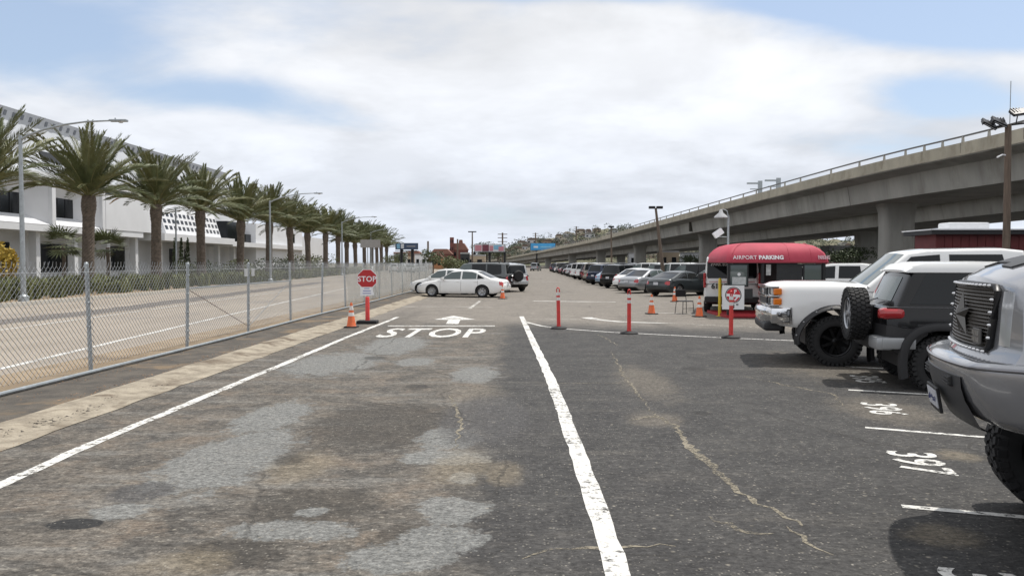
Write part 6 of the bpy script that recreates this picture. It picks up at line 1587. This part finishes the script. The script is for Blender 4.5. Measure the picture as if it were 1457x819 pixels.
# upper storey, set back and sloping, with slotted parapet
bm = bmesh.new(); sec = [(-3.2, 10.05), (-5.2, 15.3), (-4.8, 16.45), (-5.4, 16.5), (-17, 16.5), (-17, 10.05)]
A_ = [bm.verts.new((x, 20, z)) for x, z in sec]; B_ = [bm.verts.new((x, 126, z)) for x, z in sec]; bm.faces.new(A_); bm.faces.new(B_[::-1])
for k in range(6): bm.faces.new((A_[k], A_[(k + 1) % 6], B_[(k + 1) % 6], B_[k]))
bmesh.ops.recalc_face_normals(bm, faces=bm.faces); up = obj('upper_storey', bm, mat('upper_white_shade_grey', (.46, .48, .51), .6, var=.08, vscale=.5), ob)  # white storey coloured grey, its shade put into the base colour
for k in range(62): obj('slot', box((-4.99, 42 + 1.25 * k, 15.9), (.12, .36, .5), rot=Euler((0, R(19), 0))), mat('grey_slot', (.17, .185, .21), .5), up)
for k in range(8): obj('upper_window', box((-4.10, 40 + 9.6 * k, 12.4), (.2, 5.2, 1.0), rot=Euler((0, R(-20.8), 0))), DG, up)

# ------------------------------------------------------------------ distant town
def tree(px, py, d, w, h, m, label, seed, g='background trees', name='tree'):
    r_ = random.Random(seed); p = P(px, py, d); t = thing(name, label, 'tree', (p.x, d, 0), 0, g); vs = []; fs = []
    for q in range(14):
        a = r_.uniform(0, 6.28); rr = r_.uniform(0, .36) * w; c = (rr * math.cos(a), rr * math.sin(a), h * r_.uniform(.45, .9)); leaf_cloud(vs, fs, c, (w * .2, w * .2, h * .14), 90, .02 * h + .06, r_, .4)
    o = link('crown', pydata('crown', vs, fs, m), t); o['kind'] = 'stuff'
    bm = bmesh.new(); bm_tube(bm, [(0, 0, 0), (.1, 0, h * .35), (0, .1, h * .62)], [.035 * h, .025 * h, .012 * h], 7)
    for q in range(4): a = q * 1.7; bm_tube(bm, [(.08, 0, h * .35), (math.cos(a) * w * .25, math.sin(a) * w * .25, h * .68)], [.016 * h, .006 * h], 5)
    obj('trunk', bm, TRUNK, t); return t
def billboard(x0, y0, x1, y1, d, label, panels, posts=2):
    a, b = P(x0, y1, d), P(x1, y0, d); w, h = b.x - a.x, b.z - a.z; t = thing('billboard', label, 'billboard', ((a.x + b.x) / 2, d, 0))
    obj('frame', box((0, .3, a.z + h / 2), (w * 1.03, .5, h * 1.08)), BLACKM, t)
    for i, (f0, f1, g0, g1, m) in enumerate(panels): obj('poster', box((-w / 2 + w * (f0 + f1) / 2, .03 - .012 * i, a.z + h * (g0 + g1) / 2), (w * (f1 - f0), .03, h * (g1 - g0))), m, t)
    for k in range(posts): obj('post', tube([((k - (posts - 1) / 2) * w * .5, .5, 0), ((k - (posts - 1) / 2) * w * .5, .5, a.z)], .3, 8), BLACKM, t)
    obj('catwalk', box((0, -.4, a.z - .3), (w, .8, .1)), BLACKM, t)
bmats = {n: mat('poster_' + n, c, .5, var=.15, vscale=.4) for n, c in dict(navy=(.05, .08, .14), sky=(.20, .42, .58), white=(.62, .64, .66), pink=(.52, .22, .26), maroon=(.16, .04, .06), blue=(.05, .30, .60), grey=(.3, .3, .32)).items()}
billboard(563, 346, 594, 354.5, 150, 'dark blue and pale billboard above the road', [(0, 1, 0, 1, bmats['navy']), (.05, .2, .1, .9, bmats['sky']), (.24, .38, .15, .9, bmats['white']), (.5, .9, .4, .6, bmats['grey'])])
billboard(675, 347.5, 718, 358, 200, 'pink and white billboard with faces in front of the hill', [(0, 1, 0, 1, bmats['white']), (.02, .24, .1, .9, bmats['pink']), (.26, .48, .05, .95, bmats['maroon']), (.5, .62, .1, .8, bmats['pink']), (.64, .9, .3, .9, bmats['sky']), (.8, .97, .1, .7, bmats['pink'])], 3)
billboard(755, 346, 790, 356, 300, 'bright blue billboard seen above the viaduct rail', [(0, 1, 0, 1, bmats['blue']), (.12, .3, .35, .6, bmats['white']), (.4, .85, .4, .55, bmats['sky'])])
BRK = mat('red_brick', (.17, .065, .055), .85, var=.25, vscale=.3); TAN = mat('tan_stucco', (.42, .34, .25), .85, var=.15, vscale=.1); ROOFR = mat('red_tile', (.22, .11, .085), .85, var=.2, vscale=.3); GRYB = mat('grey_stucco', (.40, .40, .40), .85, var=.15, vscale=.1)
def house(px0, px1, ytop, d, m, rm, label, g=None, roof='gable', zbase=0.0, dep=None, wins=True, name='house', cat='building'):
    a, b = P(px0, ytop, d), P(px1, ytop, d); w = b.x - a.x; dep = dep or w * .7; h = max(1.5, a.z - zbase); t = thing(name, label, cat, ((a.x + b.x) / 2, d, zbase), 0, g); hh = h * (.72 if roof == 'gable' else 1)
    obj('wall', box((0, dep / 2, hh / 2), (w, dep, hh)), m, t)
    if roof == 'gable': obj('roof', prism([(-w * .55, hh), (w * .55, hh), (w * .3, h), (-w * .3, h)], -dep * .06, dep * 1.06), rm, t)
    else: obj('roof', box((0, dep / 2, hh + .15), (w * 1.03, dep * 1.03, .3)), rm, t)
    if wins:
        n = max(2, int(w / 3.2)); fl = max(1, int(hh / 3.1))
        for f in range(fl):
            for k in range(n): obj('window', box((-w / 2 + w * (k + .5) / n, -.03, hh * (f + .55) / fl), (w / n * .45, .08, hh / fl * .42)), DG, t)
    return t
house(640, 665, 346, 330, BRK, ROOFR, 'red brick building with a square tower in the distance'); house(640, 645.5, 338.5, 329, BRK, ROOFR, 'square brick tower at the left end of the brick building', roof='flat', name='tower', cat='tower'); house(652, 659, 341, 331, BRK, ROOFR, 'small brick gable rising behind the brick building')
house(612, 642, 354, 320, BRK, ROOFR, 'long low red-roofed building left of the brick tower'); house(590, 607, 363, 170, WHITEPL, GRYB, 'small white building at the end of the road', roof='flat'); house(575, 600, 357, 230, TAN, ROOFR, 'tan building behind the small white building')
house(560, 578, 360, 210, GRYB, ROOFR, 'grey building below the dark billboard', roof='flat'); house(660, 690, 364, 190, TAN, GRYB, 'low pale building below the pink billboard', roof='flat'); house(610, 630, 361, 240, mat('orange_stucco', (.42, .20, .10), .8), ROOFR, 'orange building between the trees')
tree(616, 372, 130, 4.5, 4.2, LEAF, 'dark round tree at the end of the fence', 1); tree(637, 372, 110, 4.8, 2.9, LEAF2, 'pale spreading bush beyond the wind screen', 2); tree(650, 372, 125, 3.5, 2.6, LEAF2, 'pale bush beside the dark box building', 3)
tree(570, 372, 180, 6, 4.5, LEAF, 'dark tree below the dark billboard', 4); tree(585, 372, 240, 8, 6, LEAF, 'tree behind the tan building', 5); tree(692, 372, 230, 10, 8.0, LEAF, 'dark tree left behind the pink billboard', 6); tree(708, 372, 235, 11, 8.2, LEAF, 'dark tree right behind the pink billboard', 7); tree(555, 373, 160, 5, 3.5, LEAF2, 'small tree left of the road end', 8)
house(655, 668, 361, 175, mat('dark_clad', (.03, .032, .035), .7), GRYB, 'dark box building right of the pale bush', roof='flat')
# hill with houses
hill_pts = [(655, 371), (690, 362), (715, 354), (740, 347), (770, 341), (800, 335), (830, 330), (850, 327), (880, 325), (960, 330), (1100, 338), (1300, 345), (1700, 350)]
D = 900; vs = []; fs = []; nx = len(hill_pts) * 6
def hill_y(px):
    return interp(hill_pts, px) + 1.1 * math.sin(px * .21) + .8 * math.sin(px * .53)
cols_ = [655 + (1700 - 655) * i / 150 for i in range(151)]
HB = []
for i, px in enumerate(cols_):
    top = P(px, hill_y(px), D)
    for k in range(9):
        t = k / 8; y = D - 330 * (1 - t); z = top.z * (t ** 1.25); x = top.x * (y / D); vs.append((x, y, z + (mnoise.noise(Vector((x * .02, y * .02, 0))) * 6 * t * (1 - t))))
    vs.append((top.x * 1.4, D * 1.5, 0))
    if i:
        for k in range(9): b = i * 10 + k; fs.append((b - 10, b, b + 1, b - 9))
M_HILL = simple_ground('hill_scrub', (.10, .10, .06), (.17, .15, .10), .02, (.07, .085, .045))
set_props(link('hill', pydata('hill', vs, fs, M_HILL, 60)), kind='structure')
hr = random.Random(5); hm = [mat('far_house_%d' % i, c, .8) for i, c in enumerate(((.55, .53, .49), (.45, .40, .33), (.5, .5, .52), (.36, .28, .22)))]
tv = []; tf = []
for i in range(95):
    px = hr.uniform(690, 880) if i < 65 else hr.uniform(880, 1350); t = hr.uniform(.2, .96); top = P(px, hill_y(px), D); y = D - 330 * (1 - t); z = top.z * t ** 1.25; x = top.x * y / D; w = hr.uniform(6, 12); h = hr.uniform(3, 5.5)
    th = thing('hill_house', 'small pale house among the trees on the far hillside', 'house', (x, y - 2, z - 1), 0, 'houses on the hillside'); m = hr.choice(hm)
    obj('wall', box((0, 4, h / 2), (w, 8, h)), m, th); obj('roof', prism([(-w * .55, h), (w * .55, h), (w * .25, h + 2), (-w * .25, h + 2)], -.5, 8.5), hr.choice((mat('far_roof_brown', (.16, .12, .10), .9), mat('far_roof_grey', (.22, .21, .20), .9), hm[1])), th)
    for k in (-.28, .28): obj('window', box((w * k, -.05, h * .55), (w * .2, .2, h * .3)), DG, th)
for i in range(560):
    px = hr.uniform(665, 1400); t = hr.uniform(.05, 1.0); top = P(px, hill_y(px), D); y = D - 330 * (1 - t) - 3; z = top.z * t ** 1.25; x = top.x * y / D; r_ = hr.uniform(3, 6.5)
    leaf_cloud(tv, tf, (x, y, z + r_ * .5), (r_, r_, r_ * .8), 70, .75, hr, .5)
set_props(link('hillside_trees', pydata('hillside_trees', tv, tf, mat('hazed_foliage', (.075, .09, .06), .8, var=.4, vscale=.05))), 'dark green trees scattered over the far hillside', 'trees', kind='stuff')  # leaf colour paled to stand in for distance haze
# buildings and trees seen under the viaducts on the right
for i, (px0, px1, yt, d, m, lb) in enumerate([(895, 918, 361, 190, WHITEPL, 'white building seen under the viaduct left of the pier'), (938, 966, 359, 150, TAN, 'pale building seen under the viaduct right of the leaning pole'), (972, 1004, 361, 130, WHITEPL, 'white building seen under the viaduct left of the awning'), (1180, 1226, 352, 110, GRYB, 'grey building seen under the viaduct right of the awning'), (1315, 1500, 330, 95, GRYB, 'grey building under the second viaduct behind the site office')]):
    house(px0, px1, yt, d, m, GRYB, lb, roof='flat')
for i, (px, d, w, h, lb) in enumerate([(1197, 85, 5, 3.6, 'green tree seen between the awning and the viaduct pier'), (1215, 95, 6, 4.0, 'green tree beside the grey building under the viaduct'), (1060, 140, 6, 4, 'dark tree under the viaduct behind the awning'), (985, 120, 5, 3.2, 'tree under the viaduct beyond the parked cars')]): tree(px, 372, d, w, h, LEAF, lb, 60 + i)
# utility poles
for i, (px, yt, d, lb) in enumerate([(715, 331, 260, 'utility pole above the pink billboard'), (762, 331, 420, 'utility pole left of the blue billboard'), (820, 322, 480, 'utility pole on the hill crest'), (609, 343, 200, 'thin pole left of the brick building'), (651, 340, 260, 'thin pole by the brick tower')]):
    p = P(px, yt, d); t = thing('utility_pole', lb, 'utility pole', (p.x, d, 0), 0, 'utility poles'); obj('pole', tube([(0, 0, 0), (0, 0, p.z)], .16 + d * .0004, 6), WOODPOLE, t)
    if i < 3:
        for k in (.5, 1.7, 3.0): obj('crossarm', box((0, 0, p.z - k), (3.2, .2, .22)), WOODPOLE, t)
# traffic far along the road
for i, (px, d) in enumerate(((561, 150), (572, 165), (581, 180), (586, 150))):
    p = G(px, 374 + 2035 / d); SUV.place('distant_car', 'tiny pale car at the far end of the road', 'car', (p.x, d, 0), 95 + 170 * (i % 2), [WHITE, SILVER, WHITE, LSILV][i], 'cars on the far road')
